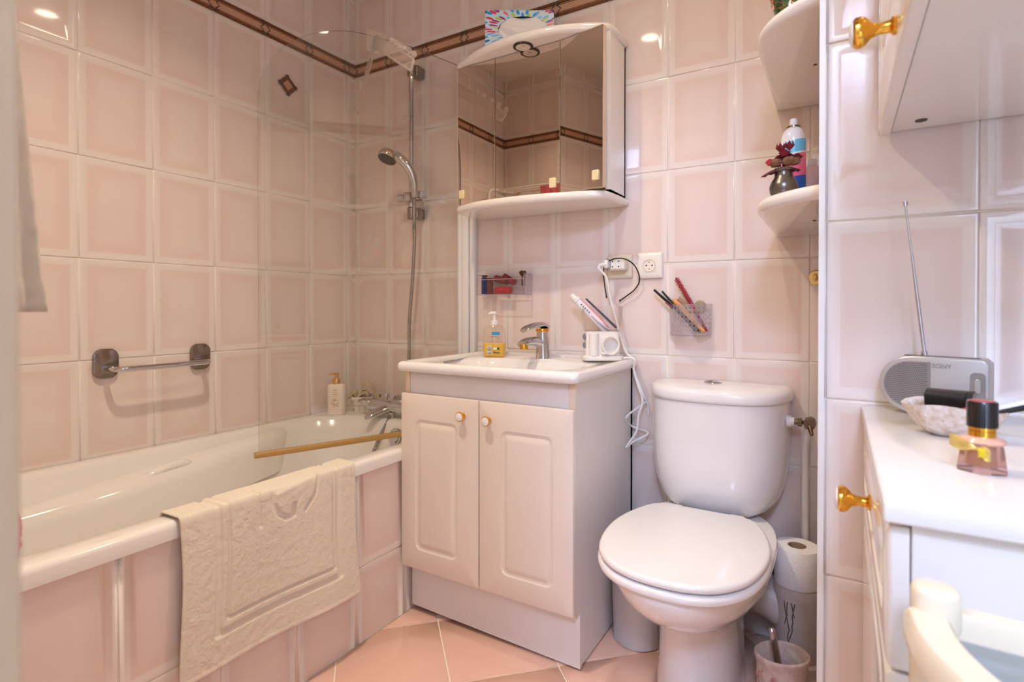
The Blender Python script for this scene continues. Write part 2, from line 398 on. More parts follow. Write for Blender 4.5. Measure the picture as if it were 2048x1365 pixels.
# ------------------------------------------------------------------ bathtub and its tiled front
RIM = 0.525
wp = wallbox('wall_bath_front', (0.64, FOOT, 0), (0.70-REC, -0.002, 0.486))
cp = [(-0.654-TW*(i+1)-FOOT, max(-0.654-TW*(i+1), FOOT)-FOOT, -0.654-TW*i-FOOT) for i in range(5)]
cp += [(-0.654+TW*i-FOOT, -0.654+TW*i-FOOT, min(-0.654+TW*(i+1), 0)-FOOT) for i in range(4)]
tile_wall(wp, (0.70, FOOT, 0), (0, 1, 0), (1, 0, 0), cp, 0.0, 0.486, rows=[ROWS[0], ROWS[1]], border=False)
bt = thing('bathtub', 'white enamelled bathtub behind the pink tiled panel', 'bathtub', (0.35, -0.8, 0))
def br(x0, x1, y0, y1, r, z): return [Vector((p.x, p.y, z)) for p in rrect(x0, x1, y0, y1, r, 10)]
f0, f1 = FOOT+0.002, -0.004
rings = [br(0.02, 0.66, f0+0.02, f1-0.02, 0.02, 0.488), br(0.004, 0.703, f0, f1, 0.012, 0.487), br(0.003, 0.7075, f0, f1, 0.012, 0.489), br(0.003, 0.7075, f0, f1, 0.012, 0.513),
         br(0.003, 0.7055, f0, f1, 0.012, 0.5195), br(0.003, 0.700, f0+0.003, f1-0.003, 0.012, 0.5242), br(0.006, 0.692, f0+0.01, f1-0.008, 0.012, RIM),
         br(0.042, 0.655, -1.545, -0.150, 0.22, RIM), br(0.048, 0.648, -1.535, -0.158, 0.22, 0.522), br(0.055, 0.640, -1.525, -0.167, 0.215, 0.511),
         br(0.085, 0.618, -1.49, -0.195, 0.21, 0.44), br(0.125, 0.598, -1.45, -0.23, 0.20, 0.33), br(0.16, 0.575, -1.40, -0.265, 0.18, 0.22), br(0.185, 0.555, -1.36, -0.29, 0.16, 0.165), br(0.22, 0.52, -1.31, -0.34, 0.13, 0.135), br(0.28, 0.46, -1.20, -0.50, 0.06, 0.128)]
sh = part('tub_shell', G().loft(rings, False, True), M_white, bt, 50)
# moulded arm rest with grip along the wall side
g = G(); n = 28
def arm(t):
    y = -1.46+1.18*t; w = 0.085*math.sin(PI*min(1, max(0, t)))**1.0+0.002
    z = 0.512-0.10*(1-t)**1.5*0.9
    return y, w, z
rr = []
for i in range(n+1):
    y, w, z = arm(i/n); x0 = max(0.010, 0.058+0.02*(1-i/n)-0.07*max(0, abs(i/n-0.5)-0.34)/0.16)
    rr.append([Vector((x0, y, z-0.14)), Vector((x0, y, z)), Vector((x0+w*0.55, y, z-0.004)), Vector((x0+w*0.9, y, z-0.018)), Vector((x0+w, y, z-0.045)), Vector((x0+w+0.012, y, z-0.14))])
g.loft(rr, True, True); part('arm_rest', g, M_white, bt, 60)
p = at(335, 938, X=0.11)
g = G().tube(spline([p+Vector((0.0, -0.075, -0.045)), p+Vector((0.005, -0.055, -0.012)), p+Vector((0.006, 0, 0.004)), p+Vector((0.005, 0.05, 0.002)), p+Vector((0.0, 0.07, -0.02))], 6), 0.016, 12)
part('hand_grip', g, M_white, bt, 60)
c = at(790, 876, Y=-0.205); c.y = -0.194
g = G().disc(c, (0, -1, 0.12), 0.034, 0.012, 32, bev=0.004).disc(c+Vector((0, -0.012, 0.001)), (0, -1, 0.12), 0.025, 0.014, 32, bev=0.005)
part('overflow_knob', g, M_chrome, bt)

# ------------------------------------------------------------------ bath mat over the rim
def smin(a, b): return a if a < b else b
def seg_d(p, a, b):
    ab = b-a; t = max(0, min(1, (p-a).dot(ab)/max(1e-9, ab.dot(ab)))); return (p-a-ab*t).length
U0, U1, LEN = -1.150, -0.678, 0.345
V2 = lambda *a: Vector(a)
def poly_rel(pts): return [V2(*q) for q in pts]
# sunk bands of the weave: outer and inner frame lines and the woven emblem (metres from the left edge and from the rim)
wd = U1-U0
lines = [(poly_rel([(0.080, -0.1), (0.080, 0.272), (wd-0.062, 0.272), (wd-0.062, -0.1)]), 0.0075),
         (poly_rel([(0.104, -0.1), (0.104, 0.247), (wd-0.078, 0.247), (wd-0.078, -0.1)]), 0.0035)]
em = [(poly_rel([(0.176, -0.02), (0.180, 0.075)]), 0.004),
      (poly_rel([(0.215+0.0, 0.012), (0.215, 0.035), (0.228, 0.062), (0.250, 0.076), (0.272, 0.076), (0.272, 0.052)]), 0.0065),
      (poly_rel([(0.215, 0.006), (0.345, -0.004)]), 0.007), (poly_rel([(0.345, 0.01), (0.333, 0.045), (0.305, 0.073)]), 0.0045)]
g = G(); nu, nv = 230, 210; v0 = -0.12
rows_ = []
for i in range(nv+1):
    s = v0+(LEN-v0)*i/nv; row = []
    for j in range(nu+1):
        u = wd*j/nu
        p = V2(u, s); dep = 0.0
        for L_, hw in lines+em:
            d = min(seg_d(p, L_[k], L_[k+1]) for k in range(len(L_)-1)); dep = max(dep, max(0, min(1, (hw-d)/0.0028+0.5)))
        nz = noise.noise(Vector((u*60, s*60, 3)))*0.0009 + noise.noise(Vector((u*260, s*260, 9)))*0.0011*(1-dep)
        fold = 0.006*math.sin(u*19+0.6)*max(0, s)/LEN + 0.005*math.sin(u*9+s*7+1.2)*max(0, s)/LEN + 0.010*max(0, s)/LEN
        h = 0.0075-0.0056*dep+nz
        hem = min(u, wd-u, LEN-s)
        if hem < 0.009: h += 0.0012-0.0020*(hem < 0.0015)
        y = U0+u+0.004*math.sin(s*14+u*5) + 0.012*(s/LEN)*(u/wd-0.2)
        drop = LEN*(0.0+0.02*(u/wd))
        if s < -0.055:                                   # hangs down inside the tub
            k = -0.055-s; row.append(Vector((0.648+0.25*k-h*0.9, y, RIM-0.002-k*0.97+0.0)))
        elif s < 0:                                      # lies on the rim, rounds the edge
            t = s/-0.055; row.append(Vector((0.706-0.058*t, y, RIM+h+0.001-0.0*t)))
        else:
            a = min(1.0, s/0.014)*PI/2
            sd = s-0.009 if s > 0.014 else 0
            x = 0.706+(0.0045+h)*math.sin(a); z = RIM-0.004+(h+0.005)*math.cos(a) - (max(0, s-0.008))*(1+0.055*(u/wd))
            row.append(Vector((x+fold*0.8, y, z)))
    rows_.append(row)
vs = [p for r in rows_ for p in r]; W1 = nu+1
fs = [(i*W1+j, i*W1+j+1, (i+1)*W1+j+1, (i+1)*W1+j) for i in range(nv) for j in range(nu)]
g.add(vs, fs)
M_terry = mat('cream_terry', (250, 236, 216), 0.95, bump=(1400, 0.8, 0.002), sheen=0.3)
bm_ = solo('bath_mat', 'cream terry bath mat with sunk border bands hung over the tub rim', 'bath mat', g, M_terry, (0.71, -0.91, RIM), 180)
md = bm_.modifiers.new('thick', 'SOLIDIFY'); md.thickness = 0.004; md.offset = -1

# ------------------------------------------------------------------ grab bar
t = thing('grab_bar', 'chrome towel bar on two oval plates on the bath wall', 'towel bar', (0, -0.86, 0.79))
for yc in (-0.985, -0.705):
    O = [(p.x, p.y) for p in rrect(-0.034, 0.034, -0.044, 0.044, 0.02, 4)]
    O = [(x*(1-0.35*max(0, abs(z)-0.02)/0.024*0.55), z) for x, z in O]
    part('wall_plate', G().prism(O, 0, 0.013, 0.003, 2, 0, frame((0.0, yc, 0.799), (0, 1, 0), (0, 0, 1), (1, 0, 0))), M_dchrome, t)
pa = spline([(0.012, -0.985, 0.786), (0.045, -0.985, 0.785), (0.068, -0.975, 0.784), (0.075, -0.945, 0.784), (0.075, -0.85, 0.784), (0.075, -0.745, 0.785), (0.068, -0.715, 0.785), (0.045, -0.705, 0.786), (0.012, -0.705, 0.787)], 7)
part('bar', G().tube(pa, 0.0085, 14), M_chrome, t)

# ------------------------------------------------------------------ shower screen
HX, HY = 0.600, -0.022
ED = (Vector((0.320, -0.700, 0))-Vector((HX, HY, 0))); SL = ED.length; ED.normalize(); EN = Vector((-ED.y, ED.x, 0)); 
if EN.x < 0: EN = -EN
ZB, ZT = 0.507, 1.922
ss = thing('shower_screen', 'arched clear glass shower screen hinged on white strip', 'shower screen', (HX, HY, ZB))
MS = frame((HX, HY, 0), ED, (0, 0, 1), EN)
R_ = 0.31
ol = [(0.004, ZB), (SL, ZB), (SL, ZT-R_)] + [(SL-R_*1.25*(1-math.cos(a)), ZT-R_+R_*math.sin(a)) for a in [PI/2*i/20 for i in range(1, 21)]] + [(0.20, ZT+0.004), (0.004, ZT-0.012)]
gg = G().prism(ol, -0.0025, 0.0025, 0.0, mi=0)
g = G(); g.add(gg.v, gg.f, 0, MS); g.m = [1 if len(f) == 4 else 0 for f in g.f]
part('glass_panel', g, [M_glass, M_edge], ss, 0)
part('hinge_profile', G().box((HX-0.008, HY-0.008, ZB), (HX+0.012, HY+0.010, ZT-0.015), 0.003), M_pvc, ss)
M_strip = mat('gold_seal_strip', (200, 158, 96), 0.35, 0.35, bump=(250, 0.2))
part('seal_strip', G().box((0.01, ZB-0.012, -0.009), (SL+0.014, ZB+0.006, 0.009), 0.003, 2, 0, MS), M_strip, ss)
struct('trim_2', G().box((0.612, -0.030, RIM), (0.643, 0.0, 1.94), 0.004).box((0.646, -0.022, RIM), (0.668, 0.0, 1.94), 0.003), M_pvc, 40, 'white wall strip beside the shower screen')

M_acrh = thin_glass('hook_acrylic', (254, 252, 250), ior=1.6, body=0.16, bodycol=(255, 244, 236))
# acrylic hook rack slung over the top of the screen
hk = thing('hook_rack', 'clear acrylic peg rack slung over the shower glass', 'hook rack', (0.47, -0.33, 1.93))
P0, P1 = Vector((0.475, -0.350, 1.926)), Vector((0.738, -0.446, 1.742))
ax = (P1-P0).normalized(); sd = ax.cross(Vector((0, 0, 1))).normalized(); upv = sd.cross(ax)
MR = frame(P0, ax, upv, sd); RL = (P1-P0).length
def bar_frame(M, L, h, w=0.003):
    g = G()
    g.prism([(p.x, p.y) for p in rrect(0, L, -h, 0, 0.010, 4)], -w, w, 0.0012, 1, 0, M)
    pts = [Vector((p.x, p.y, 0)) for p in rrect(0.003, L-0.003, -h+0.003, -0.003, 0.010, 4)]; pts.append(pts[0])
    g.tube(pts, 0.0042, 6, 0, M); return g
part('arm', bar_frame(MR, RL, 0.042), M_acrh, hk)
for i in range(6):
    q = P0+ax*(RL-0.012-0.036*i)+upv*0.010
    part('peg', G().lathe([(0.0, -0.010), (0.0065, -0.0085), (0.0095, -0.003), (0.0095, 0.003), (0.0065, 0.0085), (0.0, 0.010)], q, 14, cap=False), M_acrh, hk)
MC = frame((HX, HY, 0), ED, (0, 0, 1), EN); sx = (P0-Vector((HX, HY, 0))).dot(ED)
g = G().box((sx-0.04, ZT-0.06, 0.004), (sx+0.03, ZT+0.014, 0.008), 0.001, 1, 0, MC).box((sx-0.04, ZT-0.05, -0.008), (sx+0.03, ZT+0.014, -0.004), 0.001, 1, 0, MC).box((sx-0.04, ZT+0.010, -0.008), (sx+0.03, ZT+0.016, 0.008), 0.001, 1, 0, MC)
part('clip', g, M_acrh, hk)
Q0 = P0+Vector((-0.012, 0.004, -0.02)); Q1 = Vector((0.255, -0.235, 1.735))
a2 = (Q1-Q0).normalized(); s2 = a2.cross(Vector((0, 0, 1))).normalized(); u2 = s2.cross(a2)
part('arm', bar_frame(frame(Q0, a2, u2, s2), (Q1-Q0).length, 0.036, 0.002), M_acrh, hk)

# ------------------------------------------------------------------ shower rail and hand shower
sr = thing('shower_rail', 'vertical chrome shower rail on the back wall', 'shower rail', (0.383, 0, 1.33))
RX, RY = 0.383, -0.058
part('riser', G().tube([(RX, RY, 1.335), (RX, RY, 1.94)], 0.0105, 16), M_chrome, sr)
for z, s in ((1.93, 1), (1.352, -1)):
    g = G().box((RX-0.016, -0.052, z-0.026), (RX+0.026, 0, z+0.022), 0.010, 3).disc((RX, RY, z-0.028), (0, 0, 1), 0.0165, 0.05, 24, bev=0.004)
    part('bracket', g, M_dchrome, sr)
g = G().box((RX-0.02, RY-0.03, 1.392), (RX+0.02, RY+0.018, 1.432), 0.008, 2)
g.tube([(RX-0.055, RY-0.012, 1.412), (RX-0.02, RY-0.012, 1.412)], 0.0165, 18).tube([(RX+0.018, RY-0.005, 1.414), (RX+0.066, RY-0.005, 1.414)], [0.019, 0.0205], 18)
part('slider', g, M_chrome, sr)
hs = thing('hand_shower', 'chrome hand shower with black spray face and steel hose', 'hand shower', (0.39, -0.09, 1.42))
yh = -0.105
hp = [at(x, y_, Y=yy) for x, y_, yy in ((829, 392, -0.090), (829, 372, -0.098), (825, 352, -0.110), (816, 334, -0.125), (803, 320, -0.140), (790, 311, -0.150))]
path = spline(hp, 7); nn = len(path)
part('handle', G().tube(path, [0.0125+0.0045*math.sin(PI*i/(nn-1))**1 + 0.006*(i/(nn-1))**2 for i in range(nn)], 18), M_chrome, hs)
hc = at(777, 311, Y=-0.158); ha = Vector((-0.06, -0.42, -0.90)).normalized()
q = ha.to_track_quat('Z', 'Y').to_matrix().to_4x4(); MH = Matrix.Translation(hc) @ q
hd_ = part('head', G().lathe([(0.0, -0.022), (0.020, -0.020), (0.034, -0.010), (0.039, 0.002), (0.0395, 0.008)], n=36, M=MH, cap=False), M_chrome, hs)
part('gold_ring', G().lathe([(0.0395, 0.006), (0.0402, 0.007), (0.0402, 0.0095), (0.0395, 0.0105)], n=36, M=MH, cap=False), M_gold, hd_)
part('lower_ring', G().lathe([(0.0395, 0.010), (0.0385, 0.017), (0.035, 0.019)], n=36, M=MH, cap=False), M_chrome, hd_)
part('spray_face', G().lathe([(0.036, 0.0175), (0.035, 0.021), (0.024, 0.022), (0.022, 0.0205), (0.020, 0.0225), (0.0, 0.023)], n=36, M=MH, cap=False), M_rub, hd_)
hpts = [at(829, 395, Y=-0.092), at(828, 440, Y=-0.085), at(829, 480, Y=-0.075), at(825, 560, Y=-0.065), at(819, 640, Y=-0.06), at(818, 720, Y=-0.06), at(815, 800, Y=-0.075), Vector((0.452, -0.155, 0.57)), Vector((0.455, -0.215, 0.46)), Vector((0.43, -0.27, 0.37)), Vector((0.375, -0.275, 0.34)), Vector((0.342, -0.24, 0.39)), Vector((0.340, -0.20, 0.455)), Vector((0.344, -0.16, 0.51)), Vector((0.345, -0.136, 0.545))]
hpath = spline(hpts, 60)
# the hose is a ribbed steel spiral
ra = [0.0070+0.0009*math.sin(i*1.9) for i in range(len(hpath))]
M_steel = mat('spiral_steel', (168, 164, 160), 0.22, 1.0)
part('hose', G().tube(hpath, ra, 10), M_steel, hs, 70)

# ------------------------------------------------------------------ bath mixer
mx = thing('bath_mixer', 'chrome bath mixer tap over the end of the tub', 'mixer tap', (0.26, -0.05, 0.56))
zc = 0.566
body = [at(718, 803, Y=-0.085), at(745, 806, Y=-0.085)]
part('body', G().tube([(0.208, -0.122, zc), (0.216, -0.122, zc), (0.33, -0.122, zc), (0.45, -0.122, zc), (0.46, -0.122, zc)], [0.016, 0.0245, 0.0245, 0.0245, 0.018], 24), M_chrome, mx)
part('lever', G().tube(spline([(0.222, -0.124, zc+0.006), (0.206, -0.134, zc+0.010), (0.190, -0.145, zc+0.011), (0.180, -0.152, zc+0.009)], 6), [0.020]*6+[0.018]*6+[0.014]*7, 18), M_chrome, mx)
sp = [Vector((0.325, -0.128, zc-0.005)), Vector((0.308, -0.165, zc-0.012)), Vector((0.294, -0.195, zc-0.022)), Vector((0.288, -0.212, zc-0.030))]
part('spout', G().loft([[p+Vector((w*math.cos(2*PI*j/20), 0.004*math.sin(2*PI*j/20), h*math.sin(2*PI*j/20))) for j in range(20)] for p, w, h in zip(spline(sp, 5), [0.024-0.0006*i for i in range(16)], [0.020-0.0007*i for i in range(16)])], True, True), M_chrome, mx)
part('diverter', G().lathe([(0.006, 0.018), (0.006, 0.036), (0.010, 0.038), (0.0105, 0.05), (0.008, 0.054), (0.0, 0.055)], (0.305, -0.122, zc), 18, cap=False), M_chrome, mx)
part('outlet', G().tube([(0.345, -0.134, zc-0.018), (0.345, -0.134, zc-0.05)], [0.013, 0.0105], 18), M_chrome, mx)
for x in (0.265, 0.415): part('wall_flange', G().disc((x, 0.0, zc-0.004), (0, -1, 0), 0.032, 0.016, 28, bev=0.004).tube([(x, -0.012, zc-0.004), (x, -0.112, zc)], 0.016, 18), M_chrome, mx)

# ------------------------------------------------------------------ bottle and planter on the tub end
M_cream = mat('cream_bottle', (244, 228, 212), 0.3)
M_print = mat('gold_print', (208, 168, 112), 0.5)
bx, by = 0.098, -0.196
lb = thing('lotion_bottle', 'cream lotion bottle with gold pump beside the planter', 'bottle', (bx, by, RIM))
def orect(w, d, r, z, c): return [Vector((c[0]+p.x*0.858-p.y*-0.5137*-1*0+p.x*0, c[1]+0, z)) for p in rrect(-w, w, -d, d, r, 5)]
MB_ = Matrix.Translation((bx, by, RIM)) @ Matrix.Rotation(-YAW, 4, 'Z')
def rr3(w, d, r, z): return [Vector((p.x, p.y, z)) for p in rrect(-w, w, -d, d, r, 5)]
part('body', G().loft([rr3(0.034, 0.016, 0.014, 0.0), rr3(0.036, 0.018, 0.016, 0.004), rr3(0.036, 0.018, 0.016, 0.118), rr3(0.034, 0.016, 0.015, 0.124), rr3(0.016, 0.013, 0.012, 0.128)], M=MB_), M_cream, lb, 60)
part('collar', G().lathe([(0.0155, 0.127), (0.0155, 0.146), (0.0145, 0.148), (0.007, 0.149)], n=24, M=MB_), M_goldm, lb)
part('pump', G().lathe([(0.0075, 0.148), (0.0075, 0.164), (0.012, 0.166), (0.0, 0.168)], n=20, M=MB_, cap=False).tube([(0.010, 0, 0.1665), (-0.018, 0, 0.1675), (-0.032, 0, 0.164)], [0.006, 0.005, 0.003], 10, 0, MB_), M_goldm, lb)
g = G()
for (t_, s_, z_) in (('MAISON', 0.006, 0.098), ('de', 0.004, 0.0915), ('SOIN', 0.0062, 0.085)): pass
def flatq(x0, x1, z0, z1, y=-0.0183): return [(x0, y, z0), (x1, y, z0), (x1, y, z1), (x0, y, z1)]
for r in ((-0.006, 0.006, 0.102, 0.1055), (-0.010, 0.010, 0.096, 0.0972), (-0.011, 0.011, 0.092, 0.0932), (-0.009, 0.009, 0.084, 0.0868), (-0.028, 0.028, 0.0765, 0.077), (-0.026, 0.026, 0.024, 0.0248), (-0.012, 0.012, 0.018, 0.0187)): g.add(flatq(*r), [(0, 1, 2, 3)], 0, MB_)
rg = random.Random(3)
for i in range(46):
    a = rg.uniform(0, 2*PI); r = rg.uniform(0.006, 0.016); x, z = r*math.cos(a), 0.052+r*1.25*math.sin(a); g.add(flatq(x-0.0022, x+0.0022, z-0.0011, z+0.0011), [(0, 1, 2, 3)], 0, MB_)
part('label_print', g, M_print, lb, 0)
px_, py_ = 0.128, -0.078
pl = thing('planter', 'small square white planter by the bath mixer', 'planter', (px_, py_, RIM))
MP = Matrix.Translation((px_, py_, RIM)) @ Matrix.Rotation(-YAW+0.12, 4, 'Z')
M_pot = mat('cream_pot', (240, 230, 214), 0.5)
part('pot', G().loft([rr3(0.030, 0.030, 0.004, 0), rr3(0.037, 0.037, 0.004, 0.052), rr3(0.042, 0.042, 0.004, 0.053), rr3(0.043, 0.043, 0.004, 0.064), rr3(0.038, 0.038, 0.003, 0.064), rr3(0.034, 0.034, 0.003, 0.03)], True, True, M=MP), M_pot, pl, 30)
g = G()
for x in (-0.013, 0.014): g.tube([(x*0.8, -0.0305, 0.002), (x, -0.0375, 0.052)], 0.0007, 4, 0, MP)
g.tube([(-0.034, -0.0343, 0.028), (0.034, -0.0343, 0.028)], 0.0007, 4, 0, MP)
part('plank_line', g, mat('pot_line', (178, 160, 138), 0.6), pl)
# dried leaf-like cloth curled in the planter
M_suede = mat('sage_cloth', (196, 178, 150), 0.9, bump=(500, 0.4))
g = G()
def curl(p0, pts, w0, w1, k=6):
    P = spline([Vector(q) for q in pts], k); rows = []
    for i, p in enumerate(P):
        t_ = i/(len(P)-1); w = w0+(w1-w0)*t_; rr_ = []
        for j in range(9):
            v_ = j/8*2-1; rr_.append(MP @ Vector((p.x+0.004*math.sin(v_*3+i*0.3), p.y+v_*w, p.z-0.012*v_*v_+0.003*math.sin(v_*7+t_*4))))
        rows.append(rr_)
    g.loft(rows, False, False, closed=False)
curl(0, [(-0.002, 0, 0.045), (-0.006, -0.004, 0.075), (0.004, -0.004, 0.105), (0.026, -0.002, 0.118), (0.044, 0, 0.102), (0.052, 0, 0.076), (0.064, -0.004, 0.066), (0.072, -0.006, 0.070)], 0.026, 0.018)
curl(0, [(0.030, 0, 0.045), (0.024, -0.01, 0.076), (0.006, -0.016, 0.088), (-0.012, -0.020, 0.078), (-0.022, -0.02, 0.062)], 0.020, 0.014)
curl(0, [(-0.018, 0, 0.045), (-0.026, -0.004, 0.080), (-0.038, -0.006, 0.088), (-0.050, -0.006, 0.074), (-0.060, -0.006, 0.066)], 0.024, 0.014)
wc = solo('wash_cloth', 'sage coloured wash cloth crumpled in the planter', 'cloth', g, M_suede, (px_, py_, RIM+0.06), 180)
md = wc.modifiers.new('t', 'SOLIDIFY'); md.thickness = 0.002

# ------------------------------------------------------------------ vanity cabinet
VX0, VX1, VF = 0.710, 1.290, -0.457
M_door = mat('cream_wood_lacquer', (236, 222, 208), 0.32, var=(3, (233, 218, 203)), bump=(60, 0.03), coat=0.15)
vc = thing('vanity_cabinet', 'cream two-door vanity cabinet under the washbasin', 'cabinet', ((VX0+VX1)/2, -0.22, 0))
g = G().box((VX0, -0.020, 0.02), (VX1, -0.004, 0.768)).box((VX0+0.018, -0.45, 0.150), (VX1-0.018, -0.02, 0.165))
for x_, zf in ((VX0, 0.018), (VX1-0.018, 0.008)):
    pr = [(-0.004, zf), (-0.416, zf), (-0.416, 0.152), (-0.456, 0.152), (-0.456, 0.768), (-0.004, 0.768)]
    g.add([(x_, y_, z_) for y_, z_ in pr]+[(x_+0.018, y_, z_) for y_, z_ in pr], [(0, 1, 2, 3, 4, 5), (11, 10, 9, 8, 7, 6)]+[(k, (k+1) % 6, 6+(k+1) % 6, 6+k) for k in range(6)])
# notch at the foot of the side panels is made by the set-back plinth
part('carcass', g, M_side, vc, 0)
part('front_rail', G().box((VX0+0.0185, -0.458, 0.694), (VX1-0.0185, -0.440, 0.768), 0.001, 1), M_side, vc)
for x in (VX0, VX1-0.018): part('edge_strip', G().box((x+0.0006, -0.4585, 0.153), (x+0.0174, -0.456, 0.768)), mat('edge_band', (238, 214, 186), 0.5), vc)
pz = ((VX0, 0.020), (VX1+0.001, 0.006))
part('plinth', G().add([(pz[0][0], -0.430, pz[0][1]), (pz[1][0], -0.430, pz[1][1]), (pz[1][0], -0.430, 0.151), (pz[0][0], -0.430, 0.151), (pz[0][0], -0.4165, pz[0][1]), (pz[1][0], -0.4165, pz[1][1]), (pz[1][0], -0.4165, 0.151), (pz[0][0], -0.4165, 0.151)], [(0, 1, 2, 3), (5, 4, 7, 6), (4, 0, 3, 7), (1, 5, 6, 2), (3, 2, 6, 7), (4, 5, 1, 0)]), M_side, vc, 0)
def panel_door(x0, x1, z0, z1, mL, mR, mB, mT, T=0.018):
    """door slab in the plane y=0..-T (front), with a sunk ogee frame and raised field"""
    def ring(i, d, r, dd=None):
        return [Vector((p.x, -d, p.y)) for p in rrect(x0+i, x1-i, z0+i, z1-i, r, 5)]
    def mr(i, d, r): return [Vector((p.x, -d, p.y)) for p in rrect(x0+mL+i, x1-mR-i, z0+mB+i, z1-mT-i, r, 5)]
    R = [ring(0, 0, 0.001), ring(0, T-0.005, 0.001), ring(0.0015, T-0.002, 0.002), ring(0.006, T, 0.004), mr(0, T, 0.022), mr(0.003, T-0.0035, 0.020), mr(0.010, T-0.0045, 0.014), mr(0.013, T-0.003, 0.010), mr(0.022, T+0.0005, 0.003), mr(0.026, T+0.001, 0.003)]
    return G().loft(R, True, True)
dz0, dz1 = 0.162, 0.700
DF = -0.459   # back of the doors
def knob(parent, c, axis, s=1.0, white=True, lng=1.0):
    A = Vector(axis).normalized(); M = Matrix.Translation(Vector(c)) @ A.to_track_quat('Z', 'Y').to_matrix().to_4x4() @ Matrix.Diagonal((s, s, s*lng, 1))
    k = part('knob', G().lathe([(0.010, 0), (0.0105, 0.002), (0.007, 0.004), (0.0062, 0.010), (0.009, 0.0145), (0.0155, 0.018), (0.0175, 0.021), (0.0172, 0.024), (0.0145, 0.0255)], n=28, M=M), M_gold, parent)
    if white: part('porcelain_cap', G().lathe([(0.0145, 0.0245), (0.0143, 0.0262), (0.010, 0.0275), (0.0, 0.028)], n=28, M=M, cap=False), M_cer, k)
    return k
mid = 0.998
d1 = part('door', placed(panel_door(0, mid-0.0015-VX0+0.004, 0, dz1-dz0, 0.058, 0.073, 0.062, 0.075), Matrix.Translation((VX0-0.004, DF, dz0))), M_door, vc, 30)
d2 = part('door', placed(panel_door(0, VX1+0.002-mid-0.0015, 0, dz1-dz0, 0.073, 0.058, 0.062, 0.075), Matrix.Translation((mid+0.0015, DF, dz0))), M_door, vc, 30)
k1 = at(921, 834, Y=-0.49); k2 = at(973, 843, Y=-0.49)
knob(d1, (k1.x, -0.477, k1.z), (0, -1, 0), 0.82); knob(d2, (k2.x, -0.477, k2.z), (0, -1, 0), 0.82)

# ------------------------------------------------------------------ washbasin
wbz = 0.800
wsb = thing('washbasin', 'white ceramic washbasin top with an oval bowl', 'washbasin', (0.99, -0.24, 0.77))
bx0, bx1, by0, by1 = 0.699, 1.311, -0.497, -0.004
def br2(i, z, r=0.02): return [Vector((p.x, p.y, z)) for p in rrect(bx0+i, bx1-i, by0+i, by1-(0 if i < 0 else i*0.6), r, 12)]
def oval(cx, cy, a, b, z, n=52, e=2.4):
    o = []
    for j in range(n):
        # start at the same corner as rrect does (lower right), counter-clockwise
        t = -PI/4 + 2*PI*j/n - 0.12; c, s = math.cos(t), math.sin(t)
        o.append(Vector((cx+a*math.copysign(abs(c)**(2/e), c), cy+b*math.copysign(abs(s)**(2/e), s), z)))
    return o
R = [br2(0.02, 0.7695), br2(0.008, 0.770), br2(0.002, 0.774), br2(0, 0.784), br2(0.002, 0.794), br2(0.008, 0.7995), br2(0.014, 0.8008), br2(0.022, 0.7995), br2(0.030, 0.795), br2(0.045, 0.7915),
     oval(0.995, -0.275, 0.245, 0.150, 0.7905), oval(0.995, -0.275, 0.236, 0.142, 0.787), oval(0.995, -0.275, 0.225, 0.132, 0.775), oval(0.995, -0.27, 0.19, 0.11, 0.715), oval(0.995, -0.265, 0.12, 0.07, 0.675), oval(0.995, -0.262, 0.03, 0.03, 0.668)]
part('basin', G().loft(R, False, True), M_cer, wsb, 60)
# step of the bowl under the tap
part('tap_ledge', G().prism([(p.x, p.y) for p in rrect(0.945, 1.075, -0.138, -0.035, 0.02, 4)], 0.770, 0.7935, 0.004, 2), M_cer, wsb, 50)
part('drain', G().lathe([(0.022, 0.669), (0.022, 0.672), (0.012, 0.674), (0.0, 0.6735)], (0.995, -0.262, 0), 24, cap=False), M_chrome, wsb)

# basin tap
fx, fy = 1.012, -0.108
ft = thing('basin_tap', 'chrome single-lever tap with gold rings on the washbasin', 'tap', (fx, fy, 0.7935))
part('body', G().loft([[Vector((fx+w*math.cos(2*PI*j/24), fy+dy+d*math.sin(2*PI*j/24), z)) for j in range(24)] for z, w, d, dy in ((0.7935, 0.0255, 0.0265, 0), (0.800, 0.025, 0.026, 0), (0.835, 0.0225, 0.023, -0.002), (0.862, 0.0215, 0.022, -0.004), (0.875, 0.020, 0.0205, -0.005))]), M_chrome, ft)
sp = spline([(fx-0.002, fy-0.010, 0.845), (fx-0.012, fy-0.045, 0.853), (fx-0.021, fy-0.080, 0.852), (fx-0.026, fy-0.100, 0.845)], 6)
part('spout', G().loft([[p+Vector((w*math.cos(2*PI*j/20)*0.97, -w*math.cos(2*PI*j/20)*-0.2, h*math.sin(2*PI*j/20))) for j in range(20)] for p, w, h in zip(sp, [0.020-0.0002*i for i in range(19)], [0.019-0.0005*i for i in range(19)])]), M_chrome, ft)
part('aerator', G().lathe([(0.0135, -0.018), (0.014, -0.004), (0.0125, 0)], (fx-0.023, fy-0.092, 0.846), 20), M_gold, ft)
part('gold_ring', G().lathe([(0.0215, 0), (0.0225, 0.002), (0.0225, 0.009), (0.0215, 0.011)], (fx, fy-0.005, 0.884), 24), M_gold, ft)
part('neck', G().lathe([(0.0195, 0), (0.019, 0.012)], (fx, fy-0.005, 0.874), 24), M_chrome, ft)
lv = spline([(fx, fy+0.012, 0.902), (fx, fy-0.012, 0.908), (fx-0.008, fy-0.045, 0.907), (fx-0.017, fy-0.080, 0.898), (fx-0.022, fy-0.098, 0.890)], 6); nl = len(lv)
